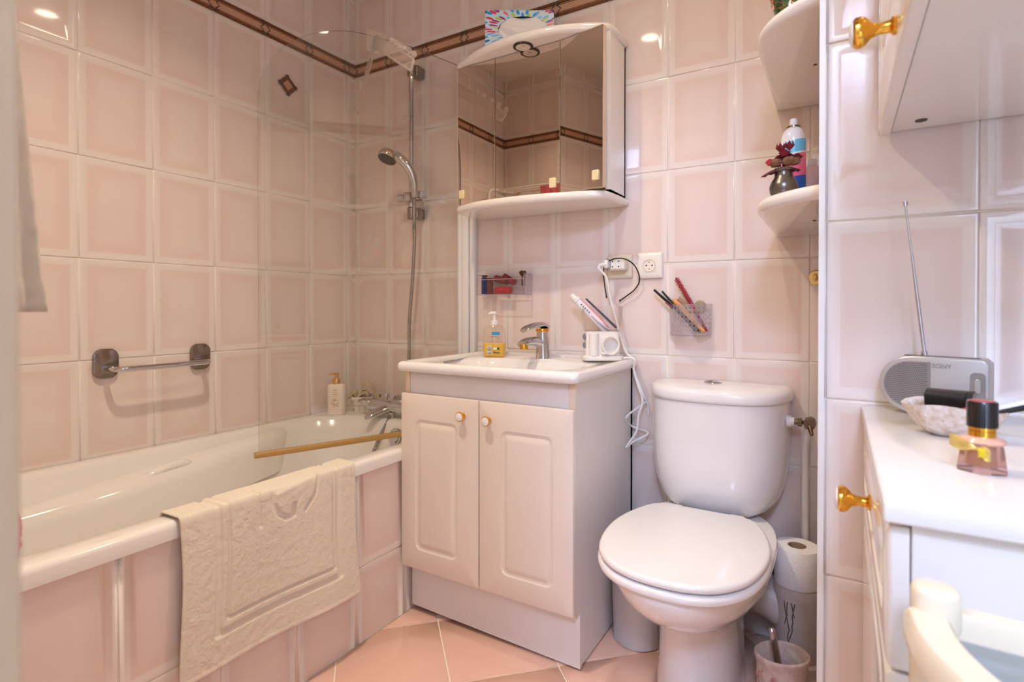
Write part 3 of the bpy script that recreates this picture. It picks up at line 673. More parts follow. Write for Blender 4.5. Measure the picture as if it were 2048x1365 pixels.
part('lever', G().loft([[p+Vector((w*math.cos(2*PI*j/20), -0.15*w*math.cos(2*PI*j/20), h*math.sin(2*PI*j/20))) for j in range(20)] for p, w, h in zip(lv, [0.021+0.003*math.sin(PI*i/nl)-0.010*(i/nl)**4 for i in range(nl)], [0.012-0.006*(i/nl) for i in range(nl)])]), M_chrome, ft)

# soap dispenser
so = at(980, 709, Z=0.7925)
sx_, sy_ = 0.826, -0.125
sd_ = thing('soap_dispenser', 'clear pump bottle of yellow hand soap on the washbasin', 'soap dispenser', (sx_, sy_, 0.7915))
MSD = Matrix.Translation((sx_, sy_, 0.7915)) @ Matrix.Rotation(-YAW*0.8, 4, 'Z')
M_clear = thin_glass('clear_plastic', (252, 250, 247), ior=1.4, body=0.05, bodycol=(240, 226, 210))
M_soap = mat('yellow_soap', (246, 196, 44), 0.15, coat=0.5, sub=0.0)
part('bottle', G().loft([rr3(0.036, 0.020, 0.016, 0), rr3(0.039, 0.022, 0.018, 0.006), rr3(0.0415, 0.0235, 0.02, 0.055), rr3(0.039, 0.022, 0.019, 0.092), rr3(0.030, 0.018, 0.017, 0.108), rr3(0.014, 0.0135, 0.013, 0.114), rr3(0.0135, 0.0135, 0.013, 0.118)], M=MSD), M_clear, sd_, 60)
part('soap', G().loft([rr3(0.0352, 0.0192, 0.016, 0.001), rr3(0.0382, 0.0212, 0.018, 0.0065), rr3(0.0405, 0.0227, 0.0195, 0.0485)], M=MSD), M_soap, sd_, 60)
part('pump', G().lathe([(0.0145, 0.112), (0.0145, 0.126), (0.010, 0.128), (0.006, 0.130), (0.006, 0.150), (0.010, 0.152), (0.010, 0.158), (0, 0.159)], n=20, M=MSD, cap=False).tube([(0.004, -0.002, 0.155), (-0.012, -0.006, 0.155), (-0.020, -0.009, 0.151)], [0.0065, 0.005, 0.003], 10, 0, MSD).tube([(0, 0, 0.005), (0, 0, 0.12)], 0.0025, 8, 0, MSD), M_pvc, sd_)
lab = [mat('label_blue', (46, 150, 214), 0.4), mat('label_ink', (70, 70, 84), 0.5), M_pvc]
g = G()
def lq(x0, x1, z0, z1, mi, yy=-0.0244): g.add([(x0, yy, z0), (x1, yy, z0), (x1, yy, z1), (x0, yy, z1)], [(0, 1, 2, 3)], mi, MSD)
lq(-0.006, 0.022, 0.078, 0.089, 0, -0.0240)
for i, (a, b) in enumerate(((-0.012, 0.026), (-0.008, 0.022))): lq(a, b, 0.0725-i*0.004, 0.0732-i*0.004, 1)
lq(-0.026, 0.028, 0.056, 0.0566, 1)
lq(-0.022, -0.006, 0.010, 0.040, 2); 
for i in range(6): lq(-0.021, -0.007, 0.012+i*0.0045, 0.0140+i*0.0045, 1, -0.0246)
lq(0.000, 0.012, 0.027, 0.034, 2); lq(0.013, 0.021, 0.027, 0.034, 1)
lq(0.000, 0.022, 0.014, 0.017, 1); lq(0.000, 0.006, 0.018, 0.0205, 1)
part('label_print', g, lab, sd_, 0)

# ------------------------------------------------------------------ mirror cabinet
CX0, CX1, MZ0, MZ1, MY = 0.700, 1.264, 1.332, 1.822, -0.165
mc = thing('mirror_cabinet', 'white three-door mirror cabinet with arched canopy and shelf', 'cabinet', (0.98, 0, 1.31))
g = G().box((CX1-0.016, -0.140, 1.328), (CX1, -0.002, 1.826)).box((CX0, -0.140, 1.328), (CX0+0.016, -0.002, 1.826)).box((CX0, -0.012, 1.33), (CX1, -0.002, 1.824)).box((CX0, -0.14, 1.328), (CX1, -0.002, 1.334)).box((CX0+0.016, -0.13, 1.58), (CX1-0.016, -0.012, 1.586)).box((0.857-0.006, -0.138, 1.33), (0.857+0.006, -0.012, 1.824)).box((1.105-0.006, -0.138, 1.33), (1.105+0.006, -0.012, 1.824))
part('carcass', g, M_lac, mc, 0)
can = spline([(0.676, -0.10), (0.681, -0.150), (0.715, -0.170), (0.780, -0.198), (0.829, -0.214), (0.887, -0.226), (0.977, -0.233), (1.094, -0.220), (1.166, -0.197), (1.230, -0.165), (1.262, -0.140), (1.272, -0.10)], 5)
can = [(p.x, p.y) for p in [Vector((0.676, -0.002))]+can+[Vector((1.272, -0.002))]]
cnp = part('canopy', G().prism(can, 1.824, 1.8535, 0.013, 5), M_lac, mc, 60)
spc = Vector((0.982, -0.193, 1.824))
so_ = part('spot_bezel', G().lathe([(0.033, 0.0), (0.033, -0.003), (0.024, -0.0035), (0.023, 0.0)], spc, 36), mat('dark_bezel', (72, 62, 58), 0.25, 0.6), mc)
part('spot_lens', G().lathe([(0.0245, -0.0038), (0.018, -0.0030), (0.0, -0.0022)], spc, 30, cap=False).lathe([(0.0055, -0.0046), (0.004, -0.002)], spc, 12), mat('spot_glass', (226, 216, 208), 0.15), so_)
shl = spline([(0.688, -0.10), (0.694, -0.165), (0.72, -0.192), (0.80, -0.226), (0.87, -0.238), (0.98, -0.240), (1.09, -0.226), (1.18, -0.205), (1.235, -0.188), (1.258, -0.168), (1.268, -0.140), (1.274, -0.06)], 5)
shl = [(0.684, -0.002)]+[(p.x, p.y) for p in shl]+[(1.276, -0.002)]
part('shelf', G().prism(shl, 1.300, 1.3275, 0.012, 5), M_lac, mc, 60)
M_dedge = mat('door_edge', (226, 196, 166), 0.4)
M_stick = mat('ribbed_pull', (246, 226, 176), 0.35)
def mirror_door(x0, x1, px, ang=0.0):
    w = x1-x0; M = Matrix.Translation((x0, MY, 0)) @ Matrix.Rotation(-ang, 4, 'Z')
    d = part('mirror_door', G().box((0.001, 0.0, MZ0), (w-0.001, 0.016, MZ1), 0.0008, 1, 0, M), M_dedge, mc)
    part('mirror', G().box((0.0012, -0.0042, MZ0+0.0005), (w-0.0012, -0.0001, MZ1-0.0005), 0.0006, 1, 0, M), M_mirror, d, 0)
    q = G()
    q.box((px-0.0115, -0.010, MZ0+0.022), (px+0.0115, -0.0043, MZ0+0.053), 0.002, 1, 0, M)
    for i in range(6): q.box((px-0.010, -0.0112, MZ0+0.0245+i*0.0046), (px+0.010, -0.0098, MZ0+0.0272+i*0.0046), 0.0004, 1, 0, M)
    part('pull', q, M_stick, d)
mirror_door(CX0-0.002, 0.857, 0.020); mirror_door(0.857, 1.105, 0.222); mirror_door(1.105, CX1+0.002, 0.135, math.radians(10.2))

# tissue box standing on its side on the canopy
tbx = thing('tissue_box', 'colourful printed tissue box on top of the mirror cabinet', 'tissue box', (0.92, -0.12, 1.8535))
c0 = Vector((0.828, -0.186, 1.8537)); RH = Vector((RT.x, RT.y, 0)).normalized(); FH = Vector((FW.x, FW.y, 0)).normalized()
MTB = frame(c0, RH, FH, (0, 0, 1)); BW, BH, BD = 0.236, 0.134, 0.068
m = bpy.data.materials.new('tissue_print'); m.use_nodes = True; nt = m.node_tree; Lk = nt.links; bs = nt.nodes['Principled BSDF']; bs.inputs['Roughness'].default_value = 0.3
ua = nt.nodes.new('ShaderNodeAttribute'); ua.attribute_name = 'polar'
vo = nt.nodes.new('ShaderNodeTexVoronoi'); vo.inputs['Scale'].default_value = 1.0; vo.inputs['Randomness'].default_value = 0.8; vo.voronoi_dimensions = '2D'
Lk.new(ua.outputs['Vector'], vo.inputs['Vector'])
sc = nt.nodes.new('ShaderNodeSeparateColor'); Lk.new(vo.outputs['Color'], sc.inputs[0])
cr = nt.nodes.new('ShaderNodeValToRGB'); cr.color_ramp.interpolation = 'CONSTANT'
cols = [(0.0, (24, 160, 226)), (0.20, (120, 196, 236)), (0.36, (20, 110, 190)), (0.46, (226, 60, 110)), (0.56, (190, 214, 60)), (0.66, (250, 206, 50)), (0.74, (150, 50, 130)), (0.83, (96, 186, 232)), (0.92, (244, 120, 130))]
el = cr.color_ramp.elements; el[0].color = lin(cols[0][1]); el[1].position = cols[1][0]; el[1].color = lin(cols[1][1])
for p_, c_ in cols[2:]: e_ = el.new(p_); e_.color = lin(c_)
Lk.new(sc.outputs[0], cr.inputs[0])
lt = nt.nodes.new('ShaderNodeMath'); lt.operation = 'LESS_THAN'; lt.inputs[1].default_value = 0.36; Lk.new(vo.outputs['Distance'], lt.inputs[0])
mx_ = nt.nodes.new('ShaderNodeMix'); mx_.data_type = 'RGBA'; mx_.inputs[6].default_value = lin((206, 230, 242)); Lk.new(lt.outputs[0], mx_.inputs[0]); Lk.new(cr.outputs[0], mx_.inputs[7]); Lk.new(mx_.outputs[2], bs.inputs['Base Color'])
g = G(); n = 48; oc = (BW*0.56, BH*0.50); oa, ob = 0.088, 0.047
def opt(s):
    o = []
    for j in range(n):
        a = 2*PI*j/n; o.append(Vector((oc[0]+oa*s*math.cos(a), 0, oc[1]+ob*s*math.sin(a))))
    return o
def onrect(j):
    a = 2*PI*j/n; dx, dz = math.cos(a)*oa, math.sin(a)*ob
    t = min(((BW-oc[0])/dx if dx > 1e-9 else (-oc[0]/dx if dx < -1e-9 else 1e9)), ((BH-oc[1])/dz if dz > 1e-9 else (-oc[1]/dz if dz < -1e-9 else 1e9)))
    return Vector((oc[0]+dx*t, 0, oc[1]+dz*t))
outer = [onrect(j) for j in range(n)]
g.loft([outer, opt(1.35) if False else [outer[j].lerp(opt(1.0)[j], 0.5) for j in range(n)], opt(1.0), [p+Vector((0, 0.002, 0)) for p in opt(1.0)]], False, False, 0, MTB)
for a, b, c, d in (((0, 0, 0), (0, BD, 0), (0, BD, BH), (0, 0, BH)), ((BW, 0, 0), (BW, 0, BH), (BW, BD, BH), (BW, BD, 0)), ((0, 0, BH), (0, BD, BH), (BW, BD, BH), (BW, 0, BH)), ((0, 0, 0), (BW, 0, 0), (BW, BD, 0), (0, BD, 0)), ((0, BD, 0), (BW, BD, 0), (BW, BD, BH), (0, BD, BH))):
    g.add([a, b, c, d], [(0, 1, 2, 3)], 0, MTB)
bo = part('box', g, m, tbx, 0)
pa_ = bo.data.attributes.new('polar', 'FLOAT_VECTOR', 'CORNER'); MI = MTB.inverted()
for p in bo.data.polygons:
    an = []
    for li in p.loop_indices:
        v = MI @ (bo.data.vertices[bo.data.loops[li].vertex_index].co + OFF[bo]); x, z = v.x-oc[0], v.z-oc[1]
        a = math.atan2(z/ob, x/oa); an.append([a, math.hypot(x/oa, z/ob)+v.y*10, li])
    if max(q[0] for q in an)-min(q[0] for q in an) > PI:
        for q in an: q[0] += 2*PI if q[0] < 0 else 0
    for a, r, li in an: pa_.data[li].vector = (a*7.5, r*2.0, 0)
# tissue
M_tis = mat('tissue', (250, 244, 238), 0.95, sub=0.0)
g = G(); nI = 30; vs = []
for i in range(nI+1):
    for j in range(nI+1):
        u, v = i/nI*2-1, j/nI*2-1; r = math.hypot(u, v); 
        k = 1/max(1, r)
        x, z = u*k*oa*0.985, v*k*ob*0.985
        y = 0.004 - 0.012*max(0, 1-((u*0.9)**2+(v-0.1)**2)) + 0.004*math.sin(5*u+2*v) + 0.003*math.sin(7*v-2*u*u*3)
        if v > 0.2 and abs(u) < 0.6: y += 0.006*(1-abs(u)/0.6)
        vs.append(MTB @ Vector((oc[0]+x, max(-0.012, y), oc[1]+z)))
g.add(vs, [(i*(nI+1)+j, i*(nI+1)+j+1, (i+1)*(nI+1)+j+1, (i+1)*(nI+1)+j) for i in range(nI) for j in range(nI)])
part('tissue', g, M_tis, tbx, 180)

# ------------------------------------------------------------------ toilet
TX = 1.568
tl = thing('toilet', 'white close-coupled toilet with its lid down', 'toilet', (TX, -0.35, 0))
def dsec(hw, front, back, z, n=40, e=3.2):
    """D-shaped section: flat at the back, bowed at the front"""
    o = []
    for j in range(n):
        a = PI*j/(n-1); c, s = math.cos(a), math.sin(a)
        o.append(Vector((TX+hw*math.copysign(abs(c)**(2/e), c), back-(back-front)*abs(s)**(2/2.3)*1.0 if s > 1e-9 else back, z)))
    return o
bk = -0.012
tank = [(0.372, 0.055, -0.13), (0.376, 0.095, -0.155), (0.386, 0.125, -0.172), (0.402, 0.149, -0.184), (0.425, 0.166, -0.192), (0.46, 0.179, -0.198), (0.51, 0.187, -0.201), (0.58, 0.190, -0.203), (0.702, 0.191, -0.204)]
part('tank', G().loft([dsec(h, f, bk, z) for z, h, f in tank]), M_cer, tl, 60)
lid = [(0.702, 0.190, -0.203), (0.704, 0.196, -0.209), (0.712, 0.198, -0.211), (0.726, 0.1975, -0.2105), (0.735, 0.193, -0.206), (0.741, 0.180, -0.192), (0.746, 0.145, -0.160), (0.749, 0.09, -0.125), (0.750, 0.03, -0.095)]
ld = part('tank_lid', G().loft([dsec(h, f, -0.008-0.06*max(0, (z-0.741))/0.009, z) for z, h, f in lid]), M_cer, tl, 60)
part('flush_button', G().lathe([(0.024, 0), (0.025, 0.002), (0.022, 0.0055), (0.012, 0.0085), (0.0, 0.0095)], (TX-0.003, -0.112, 0.7485), 30, cap=False), M_chrome, ld)
def egg(cx, hw, front, back, z, n=56, e=2.15):
    """oval with its widest part nearer the back"""
    o = []; cy = back+(front-back)*0.46
    for j in range(n):
        a = 2*PI*j/n; c, s = math.cos(a), math.sin(a)
        ry = (back-cy) if s > 0 else (cy-front); ee = 2.6 if s > 0 else e
        o.append(Vector((cx+hw*math.copysign(abs(c)**(2/ee), c), cy+ry*math.copysign(abs(s)**(2/ee), s), z)))
    return o
bowl = [(0.0, 0.104, -0.455, -0.10), (0.012, 0.104, -0.456, -0.10), (0.10, 0.098, -0.450, -0.10), (0.19, 0.097, -0.452, -0.10), (0.225, 0.104, -0.478, -0.10), (0.252, 0.125, -0.540, -0.09), (0.285, 0.150, -0.600, -0.08), (0.325, 0.171, -0.648, -0.07), (0.362, 0.181, -0.672, -0.06), (0.378, 0.183, -0.676, -0.06), (0.384, 0.180, -0.672, -0.06)]
part('bowl', G().loft([egg(TX, h, f, b, z) for z, h, f, b in bowl]), M_cer, tl, 60)
part('bowl_deck', G().box((TX-0.115, -0.24, 0.30), (TX+0.115, -0.06, 0.384), 0.02, 3), M_cer, tl, 60)
def seat_out(s=0.0):
    pts = [(-0.118, -0.252), (-0.140, -0.275), (-0.168, -0.345), (-0.184, -0.43), (-0.180, -0.52), (-0.158, -0.60), (-0.115, -0.657), (-0.06, -0.685), (0, -0.692)]
    full = pts + [(-x, y) for x, y in reversed(pts[:-1])]
    c = spline([(x, y, 0) for x, y in full], 5)
    c = [Vector((-0.10, -0.243, 0))]+c+[Vector((0.10, -0.243, 0))]
    return [(TX+p.x*(1-s), p.y+(0.45+p.y)*-s) for p in c]
part('seat', G().prism(seat_out(0.0), 0.386, 0.406, 0.008, 3), M_seat, tl, 60)
part('seat_lid', G().prism(seat_out(0.012), 0.409, 0.427, 0.0085, 4), M_seat, tl, 60)
for s_ in (-1, 1): part('hinge', G().box((TX+s_*0.08-0.02, -0.245, 0.390), (TX+s_*0.08+0.02, -0.215, 0.418), 0.006), M_seat, tl)
# water valve and feed pipe
wv = thing('water_valve', 'dull brass angle valve and white feed pipe beside the tank', 'valve', (1.80, -0.03, 0.655))
vz = 0.652
M_oldb = mat('old_brass', (112, 96, 78), 0.35, 0.9)
part('nut', G().tube([(1.752, -0.075, vz), (1.764, -0.075, vz)], 0.017, 16).tube([(1.764, -0.075, vz), (1.772, -0.075, vz)], 0.012, 16), M_pvc, wv)
part('valve_body', G().tube([(1.771, -0.075, vz), (1.780, -0.075, vz)], 0.0075, 12).tube([(1.780, -0.075, vz), (1.790, -0.075, vz)], 0.0115, 6).tube([(1.79, -0.075, vz), (1.806, -0.070, vz)], 0.006, 12).tube([(1.809, -0.085, vz-0.002), (1.809, -0.045, vz-0.002)], 0.0155, 8).tube([(1.809, -0.08, vz-0.008), (1.815, -0.095, vz-0.028)], [0.007, 0.0045], 10), M_oldb, wv)
part('feed_pipe', G().tube(spline([(1.806, -0.055, vz-0.012), (1.800, -0.045, vz-0.045), (1.796, -0.035, vz-0.09), (1.796, -0.035, 0.50), (1.796, -0.035, 0.24), (1.79, -0.035, 0.19)], 8), 0.0095, 14), M_pvc, wv)
# horizontal pipes low on the wall and the painted soil pipe
M_ppaint = mat('painted_pipe', (222, 210, 200), 0.4, var=(18, (212, 198, 188)), bump=(40, 0.25))
wp_ = thing('wall_pipes', 'painted water pipes low on the wall behind the toilet', 'pipe', (1.7, -0.03, 0.2))
for z in (0.250, 0.222): part('pipe', G().tube([(1.30, -0.028, z), (1.842, -0.028, z)], 0.0105, 12), M_ppaint, wp_)
sp_ = thing('soil_pipe', 'thick cracked white drain pipe in the corner behind the toilet', 'pipe', (1.78, -0.10, 0))
part('branch', G().tube(spline([(1.60, -0.07, 0.17), (1.66, -0.075, 0.165), (1.72, -0.08, 0.155), (1.77, -0.085, 0.13)], 6), 0.058, 24), M_ppaint, sp_)
part('riser', G().lathe([(0.064, 0.0), (0.064, 0.028), (0.056, 0.034), (0.056, 0.19), (0.060, 0.20), (0.060, 0.226), (0.0, 0.228)], (1.784, -0.105, 0), 28, cap=False), M_ppaint, sp_)
g = G(); rg = random.Random(5)
for i in range(4):
    a = -PI/2-0.55+0.16*i; z = 0.19; pts = []
    while z > (0.04, 0.12, 0.09, 0.15)[i]:
        pts.append((1.784+0.0562*math.cos(a), -0.105+0.0562*math.sin(a), z)); z -= 0.012; a += rg.uniform(-0.07, 0.07)
    g.tube(pts, 0.0013, 5)
part('crack', g, mat('crack', (96, 80, 70), 0.9), sp_)
# paper roll standing on the pipes' end
rx, ry = 1.782, -0.115
rl = thing('toilet_roll', 'white toilet paper roll standing on the drain pipe', 'toilet paper', (rx, ry, 0.228))
M_paper = mat('embossed_paper', (246, 243, 242), 0.95, bump=(170, 0.55, 0.003))
part('paper', G().lathe([(0.023, 0.0), (0.0545, 0.0), (0.0555, 0.002), (0.0555, 0.098), (0.0545, 0.100), (0.023, 0.100), (0.023, 0.0)], (rx, ry, 0.2285), 44, cap=False), M_paper, rl)
part('core', G().lathe([(0.0228, 0.001), (0.0228, 0.0995), (0.0215, 0.0995), (0.0215, 0.001), (0.0228, 0.001)], (rx, ry, 0.2285), 32, cap=False), mat('cardboard', (176, 146, 118), 0.9), rl)
# brush pot
qx, qy = 1.762, -0.315
bp = thing('toilet_brush_pot', 'pale clay pot with relief flowers holding a toilet brush', 'brush pot', (qx, qy, 0))
M_clay = mat('antique_clay', (226, 208, 188), 0.6, var=(45, (206, 172, 158)), bump=(70, 0.5, 0.004))
def ov(a, b, z): return [Vector((qx+a*math.cos(2*PI*j/36), qy+b*math.sin(2*PI*j/36), z+0.006*math.cos(2*PI*j/36)*(z > 0.1))) for j in range(36)]
part('pot', G().loft([ov(0.040, 0.036, 0), ov(0.044, 0.040, 0.004), ov(0.050, 0.045, 0.05), ov(0.055, 0.049, 0.10), ov(0.057, 0.051, 0.128), ov(0.060, 0.054, 0.132), ov(0.060, 0.054, 0.140), ov(0.056, 0.050, 0.143), ov(0.052, 0.046, 0.138), ov(0.048, 0.043, 0.06), ov(0.040, 0.036, 0.012)]), M_clay, bp, 50)
rg = random.Random(8)
M_rose = mat('relief_rose', (206, 152, 140), 0.6)
for i in range(26):
    a = rg.uniform(PI*0.95, 2.25*PI); z = rg.uniform(0.02, 0.11); r = 0.046+0.010*z/0.12
    c = Vector((qx+r*1.03*math.cos(a), qy+r*0.93*math.sin(a), z)); s_ = rg.uniform(0.004, 0.008); b_ = rg.uniform(0, 6)
    pts = [c+Vector((-math.sin(a), math.cos(a), 0))*s_*math.cos(b_+k*0.7)+Vector((0, 0, 1))*s_*math.sin(b_+k*0.7) for k in range(6)]
    part('relief_petal', G().tube(pts, [0.001, 0.002, 0.0024, 0.0024, 0.002, 0.001], 6), M_rose, bp)
for i in range(5):
    a = -0.55+0.1*i; c = Vector((qx+0.058*math.cos(a), qy+0.053*math.sin(a), 0.06-0.012*(i % 2)))
    part('relief_rose', G().lathe([(0, 0.009), (0.006, 0.007), (0.009, 0), (0.006, -0.006), (0, -0.008)], c, 10, cap=False), M_rose, bp)
tb = thing('toilet_brush', 'chrome handled toilet brush standing in the clay pot', 'toilet brush', (qx, qy, 0.02))
hb, ht = Vector((qx-0.006, qy+0.004, 0.10)), at(1543, 1256, Y=qy-0.02)
part('handle', G().tube([hb, hb.lerp(ht, 0.9), ht+Vector((0, 0, -0.004)), ht], [0.0085, 0.0085, 0.008, 0.004], 16), M_chrome, tb)
g = G(); rg = random.Random(4)
for i in range(220):
    a = rg.uniform(0, 2*PI); el_ = rg.uniform(-0.6, 1.2); d = Vector((math.cos(a)*math.cos(el_), math.sin(a)*math.cos(el_), math.sin(el_)*0.55))
    c = hb+Vector((0.004, -0.002, -0.045)); g.tube([c, c+d*0.034], 0.0011, 3)
part('bristles', g, mat('bristle', (238, 226, 200), 0.8), tb, 0)
# small grey bin between vanity and toilet
solo('waste_bin', 'small plain grey bin between the vanity and the toilet', 'bin', G().lathe([(0.066, 0), (0.070, 0.003), (0.078, 0.24), (0.080, 0.243), (0.078, 0.246), (0.075, 0.243), (0.067, 0.01), (0.0, 0.008)], (1.376, -0.205, 0.0), 40, cap=False), mat('grey_bin', (206, 200, 202), 0.5), (1.376, -0.205, 0.0))

# ------------------------------------------------------------------ niche shelves and what stands on them
so2 = spline([(1.7165, -0.38, 0), (1.7185, -0.435, 0), (1.730, -0.485, 0), (1.757, -0.532, 0), (1.80, -0.572, 0), (1.846, -0.597, 0)], 6)
shp = [(1.8465, -0.003), (1.7165, -0.003)]+[(p.x, p.y) for p in so2]
SHZ = {}
for z, lb_ in ((1.531, 'white rounded niche shelf holding the painted vase'), (1.168, 'lower white niche shelf holding the spray can')):
    t = thing('corner_shelf', lb_, 'shelf', (1.78, -0.2, z), 'white shelves in the toilet niche')
    part('board', G().prism(shp, z, z+0.028, 0.013, 4), M_lac, t, 60)
    part('screw', G().lathe([(0.004, 0), (0.004, -0.0012)], (1.826, -0.30, z), 12), M_black, t)
Z1, Z2 = 1.559, 1.196
# painted vase (upper shelf)
vx, vy = 1.784, -0.47
M_clo = bpy.data.materials.new('painted_enamel'); M_clo.use_nodes = True; nt = M_clo.node_tree; b_ = nt.nodes['Principled BSDF']; b_.inputs['Roughness'].default_value = 0.08; b_.inputs['Coat Weight'].default_value = 0.6
tc = nt.nodes.new('ShaderNodeTexCoord')
n1 = nt.nodes.new('ShaderNodeTexVoronoi'); n1.inputs['Scale'].default_value = 95
n2 = nt.nodes.new('ShaderNodeTexVoronoi'); n2.inputs['Scale'].default_value = 95; n2.feature = 'DISTANCE_TO_EDGE'
n3 = nt.nodes.new('ShaderNodeTexNoise'); n3.inputs['Scale'].default_value = 26
for q_ in (n1, n2, n3): nt.links.new(tc.outputs['Object'], q_.inputs['Vector'])
cr = nt.nodes.new('ShaderNodeValToRGB'); cr.color_ramp.interpolation = 'CONSTANT'; el = cr.color_ramp.elements
el[0].color = lin((26, 60, 34)); el[1].position = 0.40; el[1].color = lin((38, 92, 44))
for p_, c_ in ((0.50, (240, 196, 156)), (0.58, (206, 70, 34)), (0.64, (120, 186, 150)), (0.7, (214, 170, 196))): e_ = el.new(p_); e_.color = lin(c_)
gt = nt.nodes.new('ShaderNodeMath'); gt.operation = 'GREATER_THAN'; gt.inputs[1].default_value = 0.05
mm = nt.nodes.new('ShaderNodeMix'); mm.data_type = 'RGBA'; mm.inputs[6].default_value = lin((120, 78, 40))
nt.links.new(n3.outputs['Fac'], cr.inputs[0]); nt.links.new(n2.outputs['Distance'], gt.inputs[0]); nt.links.new(gt.outputs[0], mm.inputs[0]); nt.links.new(cr.outputs[0], mm.inputs[7]); nt.links.new(mm.outputs[2], b_.inputs['Base Color'])
va = thing('painted_vase', 'dark green enamel vase painted with peach flowers', 'vase', (vx, vy, Z1))
part('body', G().lathe([(0.022, 0), (0.026, 0.001), (0.027, 0.008), (0.024, 0.012), (0.034, 0.04), (0.041, 0.075), (0.0405, 0.092), (0.030, 0.108), (0.016, 0.120), (0.014, 0.135), (0.020, 0.158), (0.027, 0.170), (0.025, 0.170), (0.012, 0.14)], (vx, vy, Z1), 40), M_clo, va, 70)
# spray can
cx_, cy_ = 1.783, -0.325
can_ = thing('spray_can', 'white aerosol can with blue and pink bands on the lower shelf', 'aerosol can', (cx_, cy_, Z2))
m = bpy.data.materials.new('can_print'); m.use_nodes = True; nt = m.node_tree; b_ = nt.nodes['Principled BSDF']; b_.inputs['Roughness'].default_value = 0.2
tc = nt.nodes.new('ShaderNodeTexCoord'); sx3 = nt.nodes.new('ShaderNodeSeparateXYZ'); nt.links.new(tc.outputs['Object'], sx3.inputs[0])
ma = nt.nodes.new('ShaderNodeMath'); ma.operation = 'MULTIPLY_ADD'; ma.inputs[1].default_value = -0.22; nt.links.new(sx3.outputs['X'], ma.inputs[0]); nt.links.new(sx3.outputs['Z'], ma.inputs[2])
ms = nt.nodes.new('ShaderNodeMath'); ms.operation = 'MULTIPLY'; ms.inputs[1].default_value = 1/0.2; nt.links.new(ma.outputs[0], ms.inputs[0])
cr = nt.nodes.new('ShaderNodeValToRGB'); cr.color_ramp.interpolation = 'CONSTANT'; el = cr.color_ramp.elements
el[0].color = lin((22, 92, 176)); el[1].position = 0.34; el[1].color = lin((238, 110, 146))
for p_, c_ in ((0.60, (242, 240, 242)), (0.62, (110, 196, 232)), (0.76, (242, 240, 242))): e_ = el.new(p_); e_.color = lin(c_)
nt.links.new(ms.outputs[0], cr.inputs[0]); nt.links.new(cr.outputs[0], b_.inputs['Base Color'])
part('body', G().lathe([(0.024, 0), (0.0262, 0.003), (0.0262, 0.155), (0.0255, 0.165), (0.022, 0.178), (0.014, 0.187)], (cx_, cy_, Z2), 40), m, can_, 70)
part('rim', G().lathe([(0.0125, 0.185), (0.0150, 0.187), (0.0150, 0.190), (0.0125, 0.192)], (cx_, cy_, Z2), 30), M_dchrome, can_)
part('nozzle', G().lathe([(0.0095, 0.190), (0.0085, 0.196), (0.0082, 0.206), (0.0070, 0.208)], (cx_, cy_, Z2), 24), M_pvc, can_)
# small pewter vase with dried flowers
wx, wy = 1.773, -0.452
pv = solo('pewter_vase', 'small pewter vase on the edge of the lower shelf', 'vase', G().lathe([(0.017, 0), (0.019, 0.001), (0.0265, 0.014), (0.0285, 0.026), (0.0255, 0.037), (0.0195, 0.046), (0.0175, 0.055), (0.0190, 0.064), (0.0195, 0.0665), (0.0180, 0.0665), (0.0160, 0.055), (0.0, 0.05)], (wx, wy, Z2), 36, cap=False), mat('pewter', (116, 108, 100), 0.3, 0.85, bump=(90, 0.1)), (wx, wy, Z2), 60)
df = thing('dried_flowers', 'bunch of dried red roses and seed heads in the pewter vase', 'flowers', (wx, wy, Z2+0.06))
M_red = mat('dried_rose', (136, 34, 48), 0.8); M_leafd = mat('dry_leaf', (92, 34, 42), 0.8); M_seed = mat('seed_head', (120, 84, 60), 0.95, bump=(200, 0.9)); M_pk = mat('pink_bud', (216, 60, 80), 0.7); M_dk = mat('dark_stem', (52, 42, 36), 0.8)
rg = random.Random(11)
base = Vector((wx, wy, Z2+0.066))
def rose(c, r, m_, nm='rose'):
    g = G()
    for k in range(5):
        rr_ = r*(1-0.17*k); h = 0.4*r+0.3*r*k*0.5; n = 14
        ph = rg.uniform(0, 6)
        g.loft([[c+Vector((rr_*0.45*math.cos(2*PI*j/n), rr_*0.45*math.sin(2*PI*j/n), -r*0.5+0.1*r*k)) for j in range(n)], [c+Vector((rr_*(1+0.12*math.sin(3*2*PI*j/n+ph))*math.cos(2*PI*j/n), rr_*(1+0.12*math.sin(3*2*PI*j/n+ph))*math.sin(2*PI*j/n), h-0.2*r)) for j in range(n)]], False, False)
    part(nm, g, m_, df, 180)
rose(base+Vector((0.002, -0.008, 0.030)), 0.0115, M_red); rose(base+Vector((0.012, 0.004, 0.024)), 0.010, M_leafd); rose(base+Vector((-0.010, 0.006, 0.024)), 0.010, M_red)
rose(base+Vector((0.026, -0.004, 0.020)), 0.0105, M_leafd); rose(base+Vector((-0.026, -0.010, 0.014)), 0.010, M_pk)
for d_ in ((-0.006, 0, 0.043), (0.011, 0.002, 0.046)):
    c = base+Vector(d_); g = G()
    for k in range(6):
        a = 2*PI*k/6; g.add([c+Vector((0, 0, -0.008)), c+Vector((0.010*math.cos(a), 0.010*math.sin(a), 0.002)), c+Vector((0.008*math.cos(a+0.5), 0.008*math.sin(a+0.5), 0.013)), c+Vector((0.010*math.cos(a+1.1), 0.010*math.sin(a+1.1), 0.002))], [(0, 1, 2, 3)])
    part('bud', g, M_red, df, 0)
